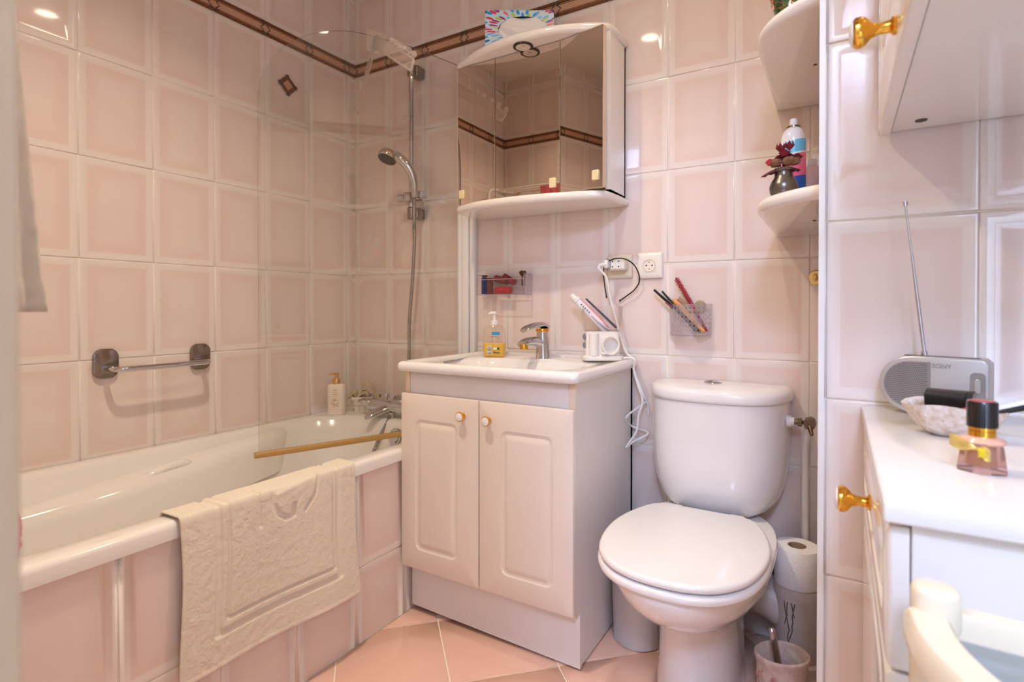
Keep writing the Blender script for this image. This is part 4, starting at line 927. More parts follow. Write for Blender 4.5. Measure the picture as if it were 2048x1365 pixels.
for d_ in ((-0.014, -0.012, 0.012), (0.010, -0.014, 0.013), (0.021, -0.008, 0.012)):
    c = base+Vector(d_); g = G().lathe([(0, -0.010), (0.0085, -0.007), (0.0112, 0), (0.0085, 0.007), (0, 0.010)], c, 16, cap=False)
    for v in g.v:
        q_ = (v-c); v += q_*(noise.noise(v*420)*0.35)
    part('seed_head', g, M_seed, df, 0)
def leaf(p, d, L_, w, droop):
    d = Vector(d).normalized(); s_ = d.cross(Vector((0, 0, 1))).normalized(); rows = []
    for i in range(9):
        t_ = i/8; c = p+d*L_*t_+Vector((0, 0, -droop*t_*t_)); ww = w*math.sin(PI*min(1, t_*0.92+0.08))**0.8*(1+0.25*math.sin(i*2.3))
        rows.append([c+s_*ww+Vector((0, 0, -ww*0.5)), c+Vector((0, 0, 0.001)), c-s_*ww+Vector((0, 0, -ww*0.5))])
    g = G(); g.loft(rows, False, False, closed=False); part('leaf', g, M_leafd, df, 180)
for d_, L_, w_, dr in (((-0.9, -0.3, 0), 0.046, 0.012, 0.018), ((0.95, -0.2, 0), 0.034, 0.012, 0.010), ((0.2, -1, 0), 0.022, 0.014, 0.008), ((-0.4, 0.8, 0), 0.026, 0.010, 0.004), ((0.7, 0.6, 0), 0.026, 0.010, 0.004)):
    leaf(base+Vector((0, 0, 0.002)), d_, L_, w_, dr)
g = G()
for d_ in ((0.002, -0.006, 0.03), (0.026, -0.004, 0.02), (-0.026, -0.01, 0.012), (-0.006, 0, 0.04), (0.011, 0.002, 0.04), (-0.014, -0.012, 0.01), (0.01, -0.014, 0.01), (0.021, -0.008, 0.01), (-0.02, -0.02, -0.03)): g.tube([base+Vector((0, 0, -0.012)), base+Vector(d_)*0.5+Vector((0, 0, 0.004)), base+Vector(d_)], 0.0012, 5)
part('stem', g, M_dk, df)
# two pale bottles behind
g_ = 'bottles at the back of the lower shelf'
t = thing('shampoo_bottle', 'pale pink bottle half hidden behind the spray can', 'bottle', (1.818, -0.255, Z2), g_)
part('body', G().lathe([(0.018, 0), (0.020, 0.003), (0.020, 0.100), (0.018, 0.106), (0.010, 0.109)], (1.818, -0.255, Z2), 28), mat('pale_pink_bottle', (240, 216, 208), 0.35), t)
part('cap', G().lathe([(0.011, 0.109), (0.011, 0.124), (0.010, 0.125)], (1.818, -0.255, Z2), 24), M_pvc, t)
t = thing('pump_bottle', 'pale bottle with a white pump at the back of the lower shelf', 'bottle', (1.79, -0.16, Z2), g_)
part('body', G().lathe([(0.026, 0), (0.028, 0.003), (0.028, 0.10), (0.024, 0.112), (0.010, 0.116)], (1.79, -0.16, Z2), 28), M_cream, t)
part('pump', G().lathe([(0.011, 0.116), (0.011, 0.13), (0.004, 0.132), (0.004, 0.15), (0.008, 0.151), (0.008, 0.157), (0, 0.158)], (1.79, -0.16, Z2), 20, cap=False).tube([(1.79, -0.16, Z2+0.154), (1.765, -0.165, Z2+0.152)], 0.0035, 8), M_pvc, t)
# gilt hook on the back wall
hp_ = at(1628, 556, Y=-0.004)
t = thing('wall_hook', 'small gilt wall hook beside the tiled pier', 'hook', (hp_.x+0.004, 0, hp_.z))
g = G().disc((hp_.x+0.006, 0, hp_.z), (0, -1, 0), 0.021, 0.007, 20, bev=0.002)
part('plate', g, M_goldm, t); part('peg', G().tube(spline([(hp_.x+0.006, -0.005, hp_.z), (hp_.x+0.004, -0.022, hp_.z-0.004), (hp_.x+0.004, -0.030, hp_.z+0.008)], 5), 0.005, 10), M_goldm, t)

# ------------------------------------------------------------------ sockets, adapter, cord, headband
M_sock = mat('socket_plastic', (240, 232, 220), 0.3); M_sock2 = mat('aged_socket_plastic', (232, 218, 194), 0.35); M_hole = mat('dark_hole', (30, 24, 20), 0.9)
def plate(t, x0, x1, z0, z1, m):
    g = G(); g.loft([[Vector((p.x, -y, p.y)) for p in rrect(x0+i, x1-i, z0+i, z1-i, r, 3)] for i, y, r in ((0, 0, 0.004), (0, 0.006, 0.004), (0.003, 0.009, 0.004), (0.014, 0.0105, 0.002))], True, True)
    return part('plate', g, m, t, 50)
s1 = thing('wall_socket', 'aged cream wall socket behind the white adapter', 'socket', (1.246, 0, 1.10), 'sockets on the back wall')
plate(s1, 1.203, 1.290, 1.063, 1.142, M_sock2)
s2 = thing('wall_socket', 'white wall socket with round recess next to the adapter', 'socket', (1.348, 0, 1.10), 'sockets on the back wall')
pl2 = plate(s2, 1.306, 1.390, 1.060, 1.144, M_sock)
sc_ = Vector((1.348, -0.0105, 1.102))
part('insert', G().box((1.3265, -0.0115, 1.0805), (1.3695, -0.010, 1.1235), 0.001, 1), M_sock, s2)
part('recess', G().lathe([(0.0195, 0.0), (0.0205, 0.0015), (0.0195, 0.0022), (0.0185, 0.0015), (0.0175, -0.0005), (0.0, -0.0006)], n=32, M=frame(sc_+Vector((0, -0.001, 0)), (1, 0, 0), (0, 0, 1), (0, -1, 0)), cap=False), M_sock2, s2)
for dx, dz, r_, m_ in ((-0.0095, 0, 0.0026, M_hole), (0.0095, 0, 0.0026, M_hole), (0, 0.0105, 0.0030, M_goldm), (0, -0.0115, 0.0024, M_goldm)):
    part('contact', G().disc(sc_+Vector((dx, -0.0004, dz)), (0, -1, 0), r_, 0.0008, 12), m_, s2)
ad = thing('plug_adapter', 'white multi-way plug adapter in the wall socket', 'adapter', (1.24, -0.01, 1.108))
part('body', G().box((1.213, -0.050, 1.0885), (1.279, -0.0108, 1.127), 0.007, 3), M_sock, ad, 60)
for i, x in enumerate((1.242, 1.263)):
    o_ = part('outlet', G().prism([(p.x, p.y) for p in rrect(-0.0085, 0.0085, -0.016, 0.016, 0.0075, 4)], 0, 0.0014, 0.0006, 1, 0, frame((x-0.004, -0.0498, 1.1078), (1, 0, 0), (0, 0, 1), (0, -1, 0))), M_pvc, ad)
    for dz in (-0.0085, 0.0085): part('contact', G().disc((x-0.004, -0.0512, 1.1078+dz), (0, -1, 0), 0.0023, 0.0006, 10), M_hole, o_)
rp = [Vector((p.x, 0, p.y)) for p in rrect(-0.0095, 0.0095, -0.018, 0.018, 0.009, 5)]; rp.append(rp[0])
part('plug_ring', G().tube([Vector((1.2215, -0.0515, 1.1078))+p for p in rp], 0.0015, 6), mat('ring_grey', (150, 144, 140), 0.4), ad)
pc = thing('power_cord', 'white power cord hanging from the adapter past the washbasin', 'cord', (1.29, -0.06, 1.10))
part('plug', G().box((1.214, -0.072, 1.094), (1.229, -0.0525, 1.122), 0.005, 2).tube([(1.221, -0.066, 1.106), (1.207, -0.086, 1.103), (1.203, -0.088, 1.092)], [0.007, 0.006, 0.004], 10), M_pvc, pc)
cp_ = [Vector((1.203, -0.088, 1.095))]+[at(x, y, Y=yy) for x, y, yy in ((1213, 556, -0.080), (1219, 590, -0.075), (1232, 640, -0.068), (1243, 680, -0.062), (1252, 705, -0.058))]
cp_ += [Vector((1.302, -0.058, 0.8075)), Vector((1.3155, -0.058, 0.797)), Vector((1.3145, -0.060, 0.765))]+[at(x, y, Y=yy) for x, y, yy in ((1285, 789, -0.055), (1295, 806, -0.030), (1297, 830, -0.02))]
part('cable', G().tube(spline(cp_, 8), 0.0036, 8), M_pvc, pc)
cp2 = [Vector((1.290, -0.090, 0.8055)), Vector((1.308, -0.082, 0.806)), Vector((1.3185, -0.074, 0.795)), Vector((1.316, -0.068, 0.765))]+[at(1277, 775, Y=-0.062), at(1285, 803, Y=-0.060), at(1277, 832, Y=-0.066), at(1273, 863, Y=-0.072), at(1252, 895, X=1.296), at(1268, 883, Y=-0.062), at(1293, 871, Y=-0.035), at(1292, 863, Y=-0.025), at(1264, 853, X=1.296), at(1252, 837, X=1.296), at(1270, 820, Y=-0.055), at(1294, 803, Y=-0.035)]
part('cable', G().tube(spline(cp2, 8), 0.0032, 8), M_pvc, pc)
hbp = [at(x, y, Y=yy) for x, y, yy in ((1213, 594, -0.018), (1209, 568, -0.02), (1207, 545, -0.03), (1211, 528, -0.045), (1225, 519, -0.055), (1243, 517, -0.056), (1258, 522, -0.052), (1270, 533, -0.036), (1278, 550, -0.024), (1278, 566, -0.02), (1268, 581, -0.018), (1255, 591, -0.016), (1240, 602, -0.015))]
hbd = thing('headband', 'thin black headband looped over the plug adapter', 'headband', (hbp[5].x, -0.056, hbp[5].z))
part('band', G().tube(spline(hbp, 6), 0.0022, 8), M_black, hbd)
for p in (hbp[0], hbp[-1]): part('tip', G().lathe([(0, -0.005), (0.0032, -0.002), (0.0032, 0.002), (0, 0.005)], p, 8, cap=False), M_black, hbd)

# ------------------------------------------------------------------ acrylic tray of hair rollers
ax0, ax1, az0, az1, ayf = 0.709, 0.912, 1.013, 1.088, -0.062
ac = thing('acrylic_tray', 'clear acrylic wall tray of hair rollers beside the mirror cabinet strip', 'tray', (0.81, 0, 1.013))
part('back', G().box((ax0, -0.0045, az0), (ax1, -0.0015, 1.104), 0.0008, 1), M_acrl, ac)
part('floor_panel', G().box((ax0, ayf, az0), (ax1, -0.005, az0+0.003)), M_acrl, ac, 0)
part('front_panel', G().box((ax0, ayf-0.003, az0), (ax1, ayf, az1-0.018)), M_acrl, ac, 0)
M_lil = mat('lilac_edge', (186, 172, 200), 0.2)
for P_ in ([(ax0, ayf-0.0015, az1), (ax0, ayf-0.0015, az0), (ax1, ayf-0.0015, az0), (ax1, ayf-0.0015, az1), (ax1, -0.005, az1)], [(ax0, -0.005, az1), (ax0, ayf-0.0015, az1)], [(ax0, ayf-0.0015, az1-0.018), (ax1, ayf-0.0015, az1-0.018)], [(ax1, -0.005, az0), (ax1, ayf-0.0015, az0)]): part('polished_edge', G().tube(P_, 0.0011, 6), M_lil, ac)
for x in (ax0, ax1-0.003): part('side_panel', G().box((x, ayf, az0+0.003), (x+0.003, -0.005, az1)), M_acrl, ac, 0)
M_rol = [mat('roller_blue', (44, 62, 130), 0.5), mat('roller_red', (150, 52, 54), 0.5), mat('roller_brown', (132, 60, 54), 0.5), mat('roller_scarlet', (190, 48, 52), 0.45)]
def roller(a, b, r, m_, label):
    a, b = Vector(a), Vector(b); n = 44
    pr = [a.lerp(b, i/n) for i in range(n+1)]
    return solo('hair_roller', label, 'hair roller', G().tube(pr, [r*(0.88+0.12*math.cos(i*2*PI/4)) for i in range(n+1)], 14), m_, a, 50, 'hair rollers in the acrylic tray')
roller((0.724, -0.035, 1.0165), (0.724, -0.035, 1.078), 0.0135, M_rol[0], 'blue hair roller standing at the left end of the tray')
roller((0.753, -0.040, 1.0165), (0.753, -0.040, 1.076), 0.0125, M_rol[2], 'dark red hair roller standing next to the blue one')
roller((0.782, -0.045, 1.0305), (0.846, -0.045, 1.0305), 0.0135, M_rol[3], 'bright red hair roller lying on the tray floor')
roller((0.771, -0.030, 1.075), (0.826, -0.038, 1.062), 0.0135, M_rol[2], 'brown hair roller lying on top of the pile')
roller((0.803, -0.020, 1.082), (0.852, -0.030, 1.058), 0.0120, M_rol[1], 'dull red hair roller lying at the back of the pile')
hcl = thing('hair_clip', 'bronze hair clip perched at the right end of the tray', 'hair clip', (0.89, -0.035, 1.05))
M_br = mat('bronze', (104, 80, 52), 0.4, 0.7)
part('jaw', G().box((0.885, -0.036, 1.045), (0.889, -0.030, 1.085), 0.001, 1), M_br, hcl); part('jaw', G().box((0.894, -0.036, 1.045), (0.898, -0.030, 1.085), 0.001, 1), M_br, hcl)
g = G()
for a in range(7):
    t_ = a*0.9; g.lathe([(0, -0.006), (0.005, -0.002), (0.006, 0.002), (0, 0.007)], (0.890+0.009*math.cos(t_), -0.034+0.004*math.sin(t_*2), 1.090+0.006*math.sin(t_)), 8, cap=False)
part('bow', g, M_br, hcl)
solo('blue_hair_clip', 'dark bow hair clip on top of the blue roller', 'hair clip', G().lathe([(0, -0.004), (0.006, -0.001), (0.006, 0.003), (0, 0.006)], (0.718, -0.035, 1.084), 10, cap=False).lathe([(0, -0.004), (0.006, -0.001), (0.006, 0.003), (0, 0.006)], (0.730, -0.035, 1.084), 10, cap=False).lathe([(0.003, -0.0055), (0.004, 0), (0.003, 0.004)], (0.724, -0.035, 1.084), 8), M_br, (0.724, -0.035, 1.0785))

# ------------------------------------------------------------------ water flosser
fb = Vector((1.215, -0.088, 0.7965))
MF = frame(fb, RH, FH, (0, 0, 1))
wf_ = thing('water_flosser', 'white water flosser with clear tank on the washbasin corner', 'water flosser', tuple(fb))
part('base', G().prism([(p.x, p.y) for p in rrect(-0.064, 0.064, -0.045, 0.045, 0.02, 5)], 0, 0.016, 0.005, 3, 0, MF), M_lac, wf_, 50)
part('body', G().loft([rr3(0.056, 0.034, 0.012, 0.014), rr3(0.054, 0.032, 0.012, 0.05), rr3(0.053, 0.031, 0.012, 0.090), rr3(0.050, 0.029, 0.012, 0.093)], M=MF), M_lac, wf_, 50)
part('column', G().tube([(-0.030, -0.030, 0.016), (-0.030, -0.030, 0.086), (-0.030, -0.030, 0.090)], [0.0165, 0.0165, 0.013], 20, 0, MF), M_lac, wf_)
tk = part('tank', G().loft([rr3(0.054, 0.033, 0.008, 0.0935), rr3(0.056, 0.035, 0.008, 0.10), rr3(0.063, 0.040, 0.006, 0.174), rr3(0.061, 0.038, 0.005, 0.174), rr3(0.053, 0.032, 0.007, 0.097)], True, True, M=MF), M_acr, wf_, 40)
part('tank_foot', G().loft([rr3(0.052, 0.031, 0.008, 0.0925), rr3(0.054, 0.033, 0.008, 0.0965)], M=MF), M_acrl, wf_, 40)
M_btn = mat('grey_button', (150, 156, 162), 0.25, 0.4)
for z in (0.048, 0.075): part('button', G().disc((-0.0545, -0.008, z), (-1, -0.25, 0), 0.011, 0.006, 20, bev=0.002) if False else placed(G().disc((-0.0535, -0.012, z), (-1, -0.3, 0), 0.011, 0.006, 20, bev=0.002), MF), M_btn, wf_)
coil = []
for i in range(80):
    a = 4.3-2*PI*2.6*(1-i/79); r = 0.027+0.0012*math.sin(i*0.4); coil.append(MF @ Vector((0.022+r*math.cos(a), -0.038-0.0022*i/26*1.6, 0.050+r*math.sin(a))))
for q in ((0.002, -0.046, 0.024), (-0.008, -0.046, 0.025)): coil.append(MF @ Vector(q))
part('hose', G().tube(coil, 0.0036, 8), M_lac, wf_)
# what leans in the tank
def ray_pt(px, py, Y): return at(px, py, Y=Y)
tp0, tp1 = at(1142, 590, Y=-0.105), at(1214, 660, Y=-0.085)
tpt = thing('toothpaste_tube', 'white and pink toothpaste tube leaning in the clear tank', 'toothpaste', tuple(tp1))
d_ = (tp1-tp0).normalized(); wv_ = Vector((RT.x, RT.y, 0)); nn_ = d_.cross(Vector((FH.x, FH.y, 0))).normalized()
def tsec(p, a, b, n=16): return [p+nn_*a*math.cos(2*PI*j/n)+FH*b*math.sin(2*PI*j/n) for j in range(n)]
Lt = (tp1-tp0).length
M_tp = mat('tube_white', (244, 236, 236), 0.35); M_tpp = mat('tube_pink', (226, 140, 150), 0.4)
part('cap', G().loft([tsec(tp0, 0.0085, 0.0085), tsec(tp0+d_*0.020, 0.0105, 0.0105)]), M_pvc, tpt)
part('shoulder', G().loft([tsec(tp0+d_*0.0205, 0.0135, 0.0135), tsec(tp0+d_*0.027, 0.0145, 0.0145), tsec(tp0+d_*0.029, 0.013, 0.013)]), M_pvc, tpt)
part('tube', G().loft([tsec(tp0+d_*0.029, 0.012, 0.012), tsec(tp0+d_*0.06, 0.0125, 0.0105), tsec(tp0+d_*(Lt*0.75), 0.0135, 0.006), tsec(tp1, 0.015, 0.0012)]), M_tp, tpt, 60)
g = G(); 
for k in range(5):
    g.add([tp0+d_*(0.045+0.009*k)+nn_*0.003-FH*0.0122, tp0+d_*(0.049+0.009*k)+nn_*0.003-FH*0.0120, tp0+d_*(0.049+0.009*k)-nn_*0.003-FH*0.0120, tp0+d_*(0.045+0.009*k)-nn_*0.003-FH*0.0122], [(0, 1, 2, 3)])
part('lettering', g, mat('tube_ink', (90, 96, 120), 0.5), tpt, 0)
part('stripe', G().tube([tp0+d_*0.032-nn_*-0.0105-FH*0.004, tp0+d_*0.07+nn_*0.011-FH*0.004, tp1+nn_*0.010-FH*0.001], [0.003, 0.0035, 0.003], 8), M_tpp, tpt)
b0, b1 = at(1172, 598, Y=-0.075), at(1233, 656, Y=-0.065)
solo('toothbrush', 'dark blue toothbrush handle leaning behind the toothpaste tube', 'toothbrush', G().tube([b0, b0.lerp(b1, 0.3), b0.lerp(b1, 0.7), b1], [0.0028, 0.0032, 0.0038, 0.0042], 10), mat('navy_plastic', (52, 58, 82), 0.35), tuple(b1), 60, 'toothbrushes in the clear tank')
b0, b1 = at(1183, 632, Y=-0.10), at(1221, 661, Y=-0.09)
solo('toothbrush', 'clear grey toothbrush lying low in the tank', 'toothbrush', G().tube([b0, b0.lerp(b1, 0.35)+Vector((0, 0, -0.004)), b0.lerp(b1, 0.7)+Vector((0, 0, -0.003)), b1], [0.002, 0.003, 0.0042, 0.0045], 10), mat('grey_plastic', (196, 188, 196), 0.25), tuple(b1), 60, 'toothbrushes in the clear tank')

# ------------------------------------------------------------------ basket with brushes
kx0, kx1, kz0, kz1 = 1.412, 1.543, 0.880, 0.975
kb = thing('clear_basket', 'clear perforated basket on suction cup holding brushes', 'basket', (1.478, 0, 0.88))
def bpt(u, v):
    x = kx0+(kx1-kx0)*u; s_ = math.sin(PI*u)**0.55 if 0 < u < 1 else 0
    tp = 0.93+0.07*v; return Vector((1.4775+(x-1.4775)*tp, -0.006-0.062*s_*tp, kz0+(kz1-kz0)*v))
g = G(); NU, NV = 11, 6; hh = 0.30
for i in range(NU):
    for j in range(NV):
        f = lambda a, b: bpt((i+a)/NU, 0.10+0.86*(j+b)/NV)
        e1, e2 = hh, 1-hh
        O4 = [f(0, 0), f(1, 0), f(1, 1), f(0, 1)]; I4 = [f(e1, e1), f(e2, e1), f(e2, e2), f(e1, e2)]
        g.add(O4+I4, [(k, (k+1) % 4, 4+(k+1) % 4, 4+k) for k in range(4)])
for v0_, v1_ in ((0, 0.10), (0.96, 1.0)):
    for i in range(NU*2): g.add([bpt(i/NU/2, v0_), bpt((i+1)/NU/2, v0_), bpt((i+1)/NU/2, v1_), bpt(i/NU/2, v1_)], [(0, 1, 2, 3)])
M_bask = thin_glass('basket_plastic', (254, 253, 254), ior=1.5, body=0.03, bodycol=(240, 232, 240))
o = part('front_grid', g, thin_glass('basket_grid', (254, 253, 254), ior=1.5, body=0.13, bodycol=(250, 242, 248)), kb, 60); md = o.modifiers.new('t', 'SOLIDIFY'); md.thickness = 0.0022
part('back_panel', G().box((kx0+0.001, -0.0055, kz0), (kx1-0.001, -0.003, kz1+0.004), 0.0008, 1), M_bask, kb)
fo = [(bpt(i/20, 0).x, bpt(i/20, 0).y) for i in range(21)]
part('bottom', G().prism(fo, kz0-0.002, kz0+0.001), M_bask, kb, 0)
part('rim', G().tube([bpt(i/24, 1.0) for i in range(25)], 0.0022, 6), M_bask, kb)
part('rim', G().tube([bpt(i/24, 0.0) for i in range(25)], 0.002, 6), M_bask, kb)
cc = at(1400, 612, Y=-0.006)
part('suction_cup', G().disc((cc.x, -0.001, cc.z-0.002), (0, -1, 0), 0.019, 0.006, 28, bev=0.002), thin_glass('cup', (235, 226, 206), ior=1.4, body=0.3, bodycol=(236, 224, 196)), kb)
def stick(a, b, Ya, Yb): return at(a[0], a[1], Y=Ya), at(b[0], b[1], Y=Yb)
# red comb
p, q = stick((1352, 556), (1414, 663), -0.035, -0.032); d_ = (q-p).normalized(); sv = d_.cross(Vector((0, 1, 0))).normalized()
if sv.x > 0: sv = -sv
rc = thing('red_comb', 'red toothed styling comb standing in the clear basket', 'comb', tuple(q), 'combs and brushes in the basket')
M_rc = mat('red_plastic', (150, 18, 36), 0.35)
part('spine', G().tube([p, p.lerp(q, 0.1), p.lerp(q, 0.9), q], [0.003, 0.0045, 0.0045, 0.003], 10), M_rc, rc)
g = G()
for i in range(20):
    c = p.lerp(q, 0.03+0.55*i/20)
    for s_ in (1, -1): g.tube([c, c+sv*s_*0.0085], [0.0019, 0.0012], 6)
o = part('teeth', g, M_rc, rc); o['kind'] = 'stuff'
# wooden hairbrush
p, q = stick((1346, 598), (1408, 664), -0.050, -0.045); d_ = (q-p).normalized(); sv = d_.cross(Vector((0, 1, 0))).normalized()
if sv.z < 0: sv = -sv
wb_ = thing('wooden_hairbrush', 'wooden hairbrush with wire bristles standing in the clear basket', 'hairbrush', tuple(q), 'combs and brushes in the basket')
M_wood = mat('beech', (222, 156, 92), 0.4, var=(40, (206, 138, 76)))
L_ = (q-p).length
part('wooden_back', G().tube([p, p+d_*0.006, p+d_*0.03, p+d_*0.06, p+d_*0.085, q], [0.003, 0.0068, 0.0085, 0.0075, 0.0060, 0.0055], 14), M_wood, wb_)
g = G(); rg = random.Random(2)
for i in range(15):
    for k in (-1, 0, 1):
        c = p+d_*(0.012+0.0042*i)+Vector((0, 0.003*k, 0)); g.tube([c, c+sv*(0.021)+d_*0.002*k], 0.0006, 4)
o = part('bristles', g, mat('wire_bristle', (176, 140, 100), 0.4, 0.4), wb_); o['kind'] = 'stuff'
# dark combs
for a, b, ya, m_, lbl in (((1308, 580), (1402, 664), -0.040, M_black, 'dark tail comb with pale edge, leftmost in the basket'), ((1324, 583), (1396, 664), -0.030, mat('dark_grey_comb', (54, 54, 60), 0.4), 'dark grey comb between the tail comb and wooden hairbrush')):
    p, q = stick(a, b, ya, ya); d_ = (q-p).normalized(); sv = d_.cross(Vector((0, 1, 0))).normalized()
    t = thing('comb', lbl, 'comb', tuple(q), 'combs and brushes in the basket')
    part('handle', G().add([p+sv*0.003+Vector((0, y_, 0)) for y_ in (-0.002, 0.002)]+[p-sv*0.003+Vector((0, y_, 0)) for y_ in (-0.002, 0.002)]+[q+sv*0.007+Vector((0, y_, 0)) for y_ in (-0.002, 0.002)]+[q-sv*0.007+Vector((0, y_, 0)) for y_ in (-0.002, 0.002)], [(0, 1, 5, 4), (2, 6, 7, 3), (0, 4, 6, 2), (1, 3, 7, 5), (0, 2, 3, 1), (4, 5, 7, 6)]), m_, t, 0)
    if a[0] < 1310:
        part('pale_edge', G().tube([p+sv*0.003, p.lerp(q, 0.45)+sv*0.0048], 0.0012, 6), mat('steel_edge', (170, 168, 166), 0.3, 0.8), t)
        part('red_grip', G().tube([p.lerp(q, 0.28)-sv*0.004, p.lerp(q, 0.42)-sv*0.004], 0.003, 8), M_rc, t)

# ------------------------------------------------------------------ wall cabinet over the chest
uy0, uy1, uz0, uz1 = -1.225, -0.7035, 1.243, 2.0
uc = thing('wall_cabinet', 'white wall cabinet with brass knob above the low cabinet', 'cabinet', (2.14, -0.96, uz0))
part('carcass', G().box((1.946, uy0+0.002, uz0), (2.349, uy1, uz1), 0.001, 1), M_lac, uc, 0)
g = panel_door(0, uy1-uy0-0.002, 0, uz1-uz0+0.006, 0.07, 0.07, 0.085, 0.085, 0.016)
MD = frame((1.9445, uy1-0.001, uz0-0.004), (0, -1, 0), (1, 0, 0), (0, 0, 1))
ud = part('door', placed(g, MD), M_lac, uc, 40)
part('screw', G().lathe([(0.0075, 0), (0.0078, -0.0012), (0.003, -0.0016), (0, -0.0004)], (1.980, -0.748, uz0), 18, cap=False), mat('dark_screw', (70, 62, 58), 0.4, 0.6), uc)
kp = at(1752, 59, X=1.91)
knob(ud, (1.9285, kp.y, kp.z), (-1, 0, 0), 0.95, True, 1.65)

# ------------------------------------------------------------------ chest of drawers
cy0, cy1 = -1.222, -0.7035
ch = thing('low_cabinet', 'white low cabinet with brass knobs under the radio', 'cabinet', (2.14, -0.96, 0))
part('top', G().box((1.9085, cy0, 0.7885), (2.349, cy1, 0.8065), 0.0025, 2), M_lac, ch, 50)
part('carcass', G().box((1.9285, cy0+0.012, 0.0), (2.349, cy1, 0.788), 0.001, 1), M_lac, ch, 0)
zs = [(0.664, 0.783, 'drawer', 0.7265), (0.09, 0.661, 'door', 0.36)]
for z0_, z1_, nm_, kz_ in zs:
    g = panel_door(0, cy1-cy0-0.014, 0, z1_-z0_, 0.04, 0.04, 0.022, 0.022, 0.016)
    dr = part(nm_, placed(g, frame((1.9275, cy1-0.001, z0_), (0, -1, 0), (1, 0, 0), (0, 0, 1))), M_lac, ch, 40)
    knob(dr, (1.9115, -0.965, kz_), (-1, 0, 0), 0.93, True, 1.5)
part('plinth', G().box((1.935, cy0+0.014, 0.0), (1.940, cy1, 0.085)), M_side, ch, 0)

# ------------------------------------------------------------------ radio
TZ = 0.8067
ro = Vector((1.929, -0.748, TZ)); re = Vector((2.052, -0.790, TZ)); rxv = (re-ro).normalized(); ryv = Vector((-rxv.y, rxv.x, 0))
if ryv.y < 0: ryv = -ryv
rw = (re-ro).length; rh = 0.084
MRd = frame(ro+Vector((0, 0, 0.002)), rxv, (0, 0, 1), -ryv)       # local: x along, y up, z towards the viewer
rd = thing('radio', 'silver portable radio with raised aerial on the low cabinet', 'radio', tuple(ro))
M_rad = mat('silver_plastic', (186, 180, 176), 0.3, 0.35); M_gril = mat('speaker_mesh', (150, 144, 142), 0.45, 0.5)
def rad_out(i, x1=rw):
    R_ = rh/2-i; o = [(x1-i-0.006, i), (x1-i, i+0.006), (x1-i, rh-i-0.006), (x1-i-0.006, rh-i)]
    for k in range(17):
        a = PI/2+PI*k/16; o.append((rh/2+R_*math.cos(a), rh/2+R_*math.sin(a)))
    return o
part('case', G().prism(rad_out(0), -0.036, 0.0, 0.003, 2, 0, MRd), M_rad, rd, 50)
gx = rw*0.50
gi = [(gx, 0.007), (gx, rh-0.007)]+[(rh/2+(rh/2-0.007)*math.cos(a), rh/2+(rh/2-0.007)*math.sin(a)) for a in [PI/2+PI*k/16 for k in range(17)]]
part('speaker_grille', G().prism(gi, 0.0, 0.0008, 0.0003, 1, 0, MRd), M_gril, rd, 40)
g = G()
for r_ in range(24):
    for c_ in range(26):
        x = 0.004+c_*0.0027+(r_ % 2)*0.00135; y = 0.009+r_*0.0028
        if x > gx-0.003: continue
        if x < rh/2 and (x-rh/2)**2+(y-rh/2)**2 > (rh/2-0.009)**2: continue
        g.add([(x-0.0008, y-0.0007, 0.00085), (x+0.0008, y-0.0007, 0.00085), (x+0.0008, y+0.0007, 0.00085), (x-0.0008, y+0.0007, 0.00085)], [(0, 1, 2, 3)], 0, MRd)
o = part('grille_holes', g, mat('grille_hole', (84, 78, 76), 0.9), rd, 0); o['kind'] = 'stuff'
part('lettering', placed(textmesh('SONY', 0.0085), MRd @ Matrix.Translation((gx+0.013, rh-0.0125, 0.0004))), mat('letter_silver', (150, 144, 138), 0.3, 0.6), rd, 0)
sw = part('switch_plate', G().prism([(p.x, p.y) for p in rrect(-0.0085, 0.0085, -0.024, 0.024, 0.006, 4)], 0, 0.0008, 0.0003, 1, 0, MRd @ Matrix.Translation((rw-0.012, rh*0.5, 0.0))), mat('switch_grey', (150, 144, 140), 0.35, 0.3), rd)
part('switch', G().prism([(p.x, p.y) for p in rrect(-0.0035, 0.0035, -0.010, 0.010, 0.0033, 4)], 0.0008, 0.0026, 0.0008, 1, 0, MRd @ Matrix.Translation((rw-0.012, rh*0.56, 0.0))), M_rad, sw)
part('handle_groove', G().box((0.03, rh-0.0005, -0.026), (rw-0.012, rh+0.0006, -0.010), 0.0002, 1, 0, MRd), M_black, rd, 0)
a0_ = MRd @ Vector((0.054, rh+0.0005, -0.018)); a1_ = at(1811, 412, Y=a0_.y-0.004)
an = part('antenna', G().tube([a0_, a0_.lerp(a1_, 0.40)], 0.0026, 10).tube([a0_.lerp(a1_, 0.40), a0_.lerp(a1_, 0.54)], 0.0022, 10).tube([a0_.lerp(a1_, 0.54), a0_.lerp(a1_, 0.66)], 0.0018, 10).tube([a0_.lerp(a1_, 0.66), a1_], 0.0014, 10).tube([a1_, a1_+(a1_-a0_).normalized()*0.0065], 0.0032, 12).tube([a0_+Vector((0, 0, -0.001)), a0_.lerp(a1_, 0.03)], 0.0042, 10), M_chrome, rd)

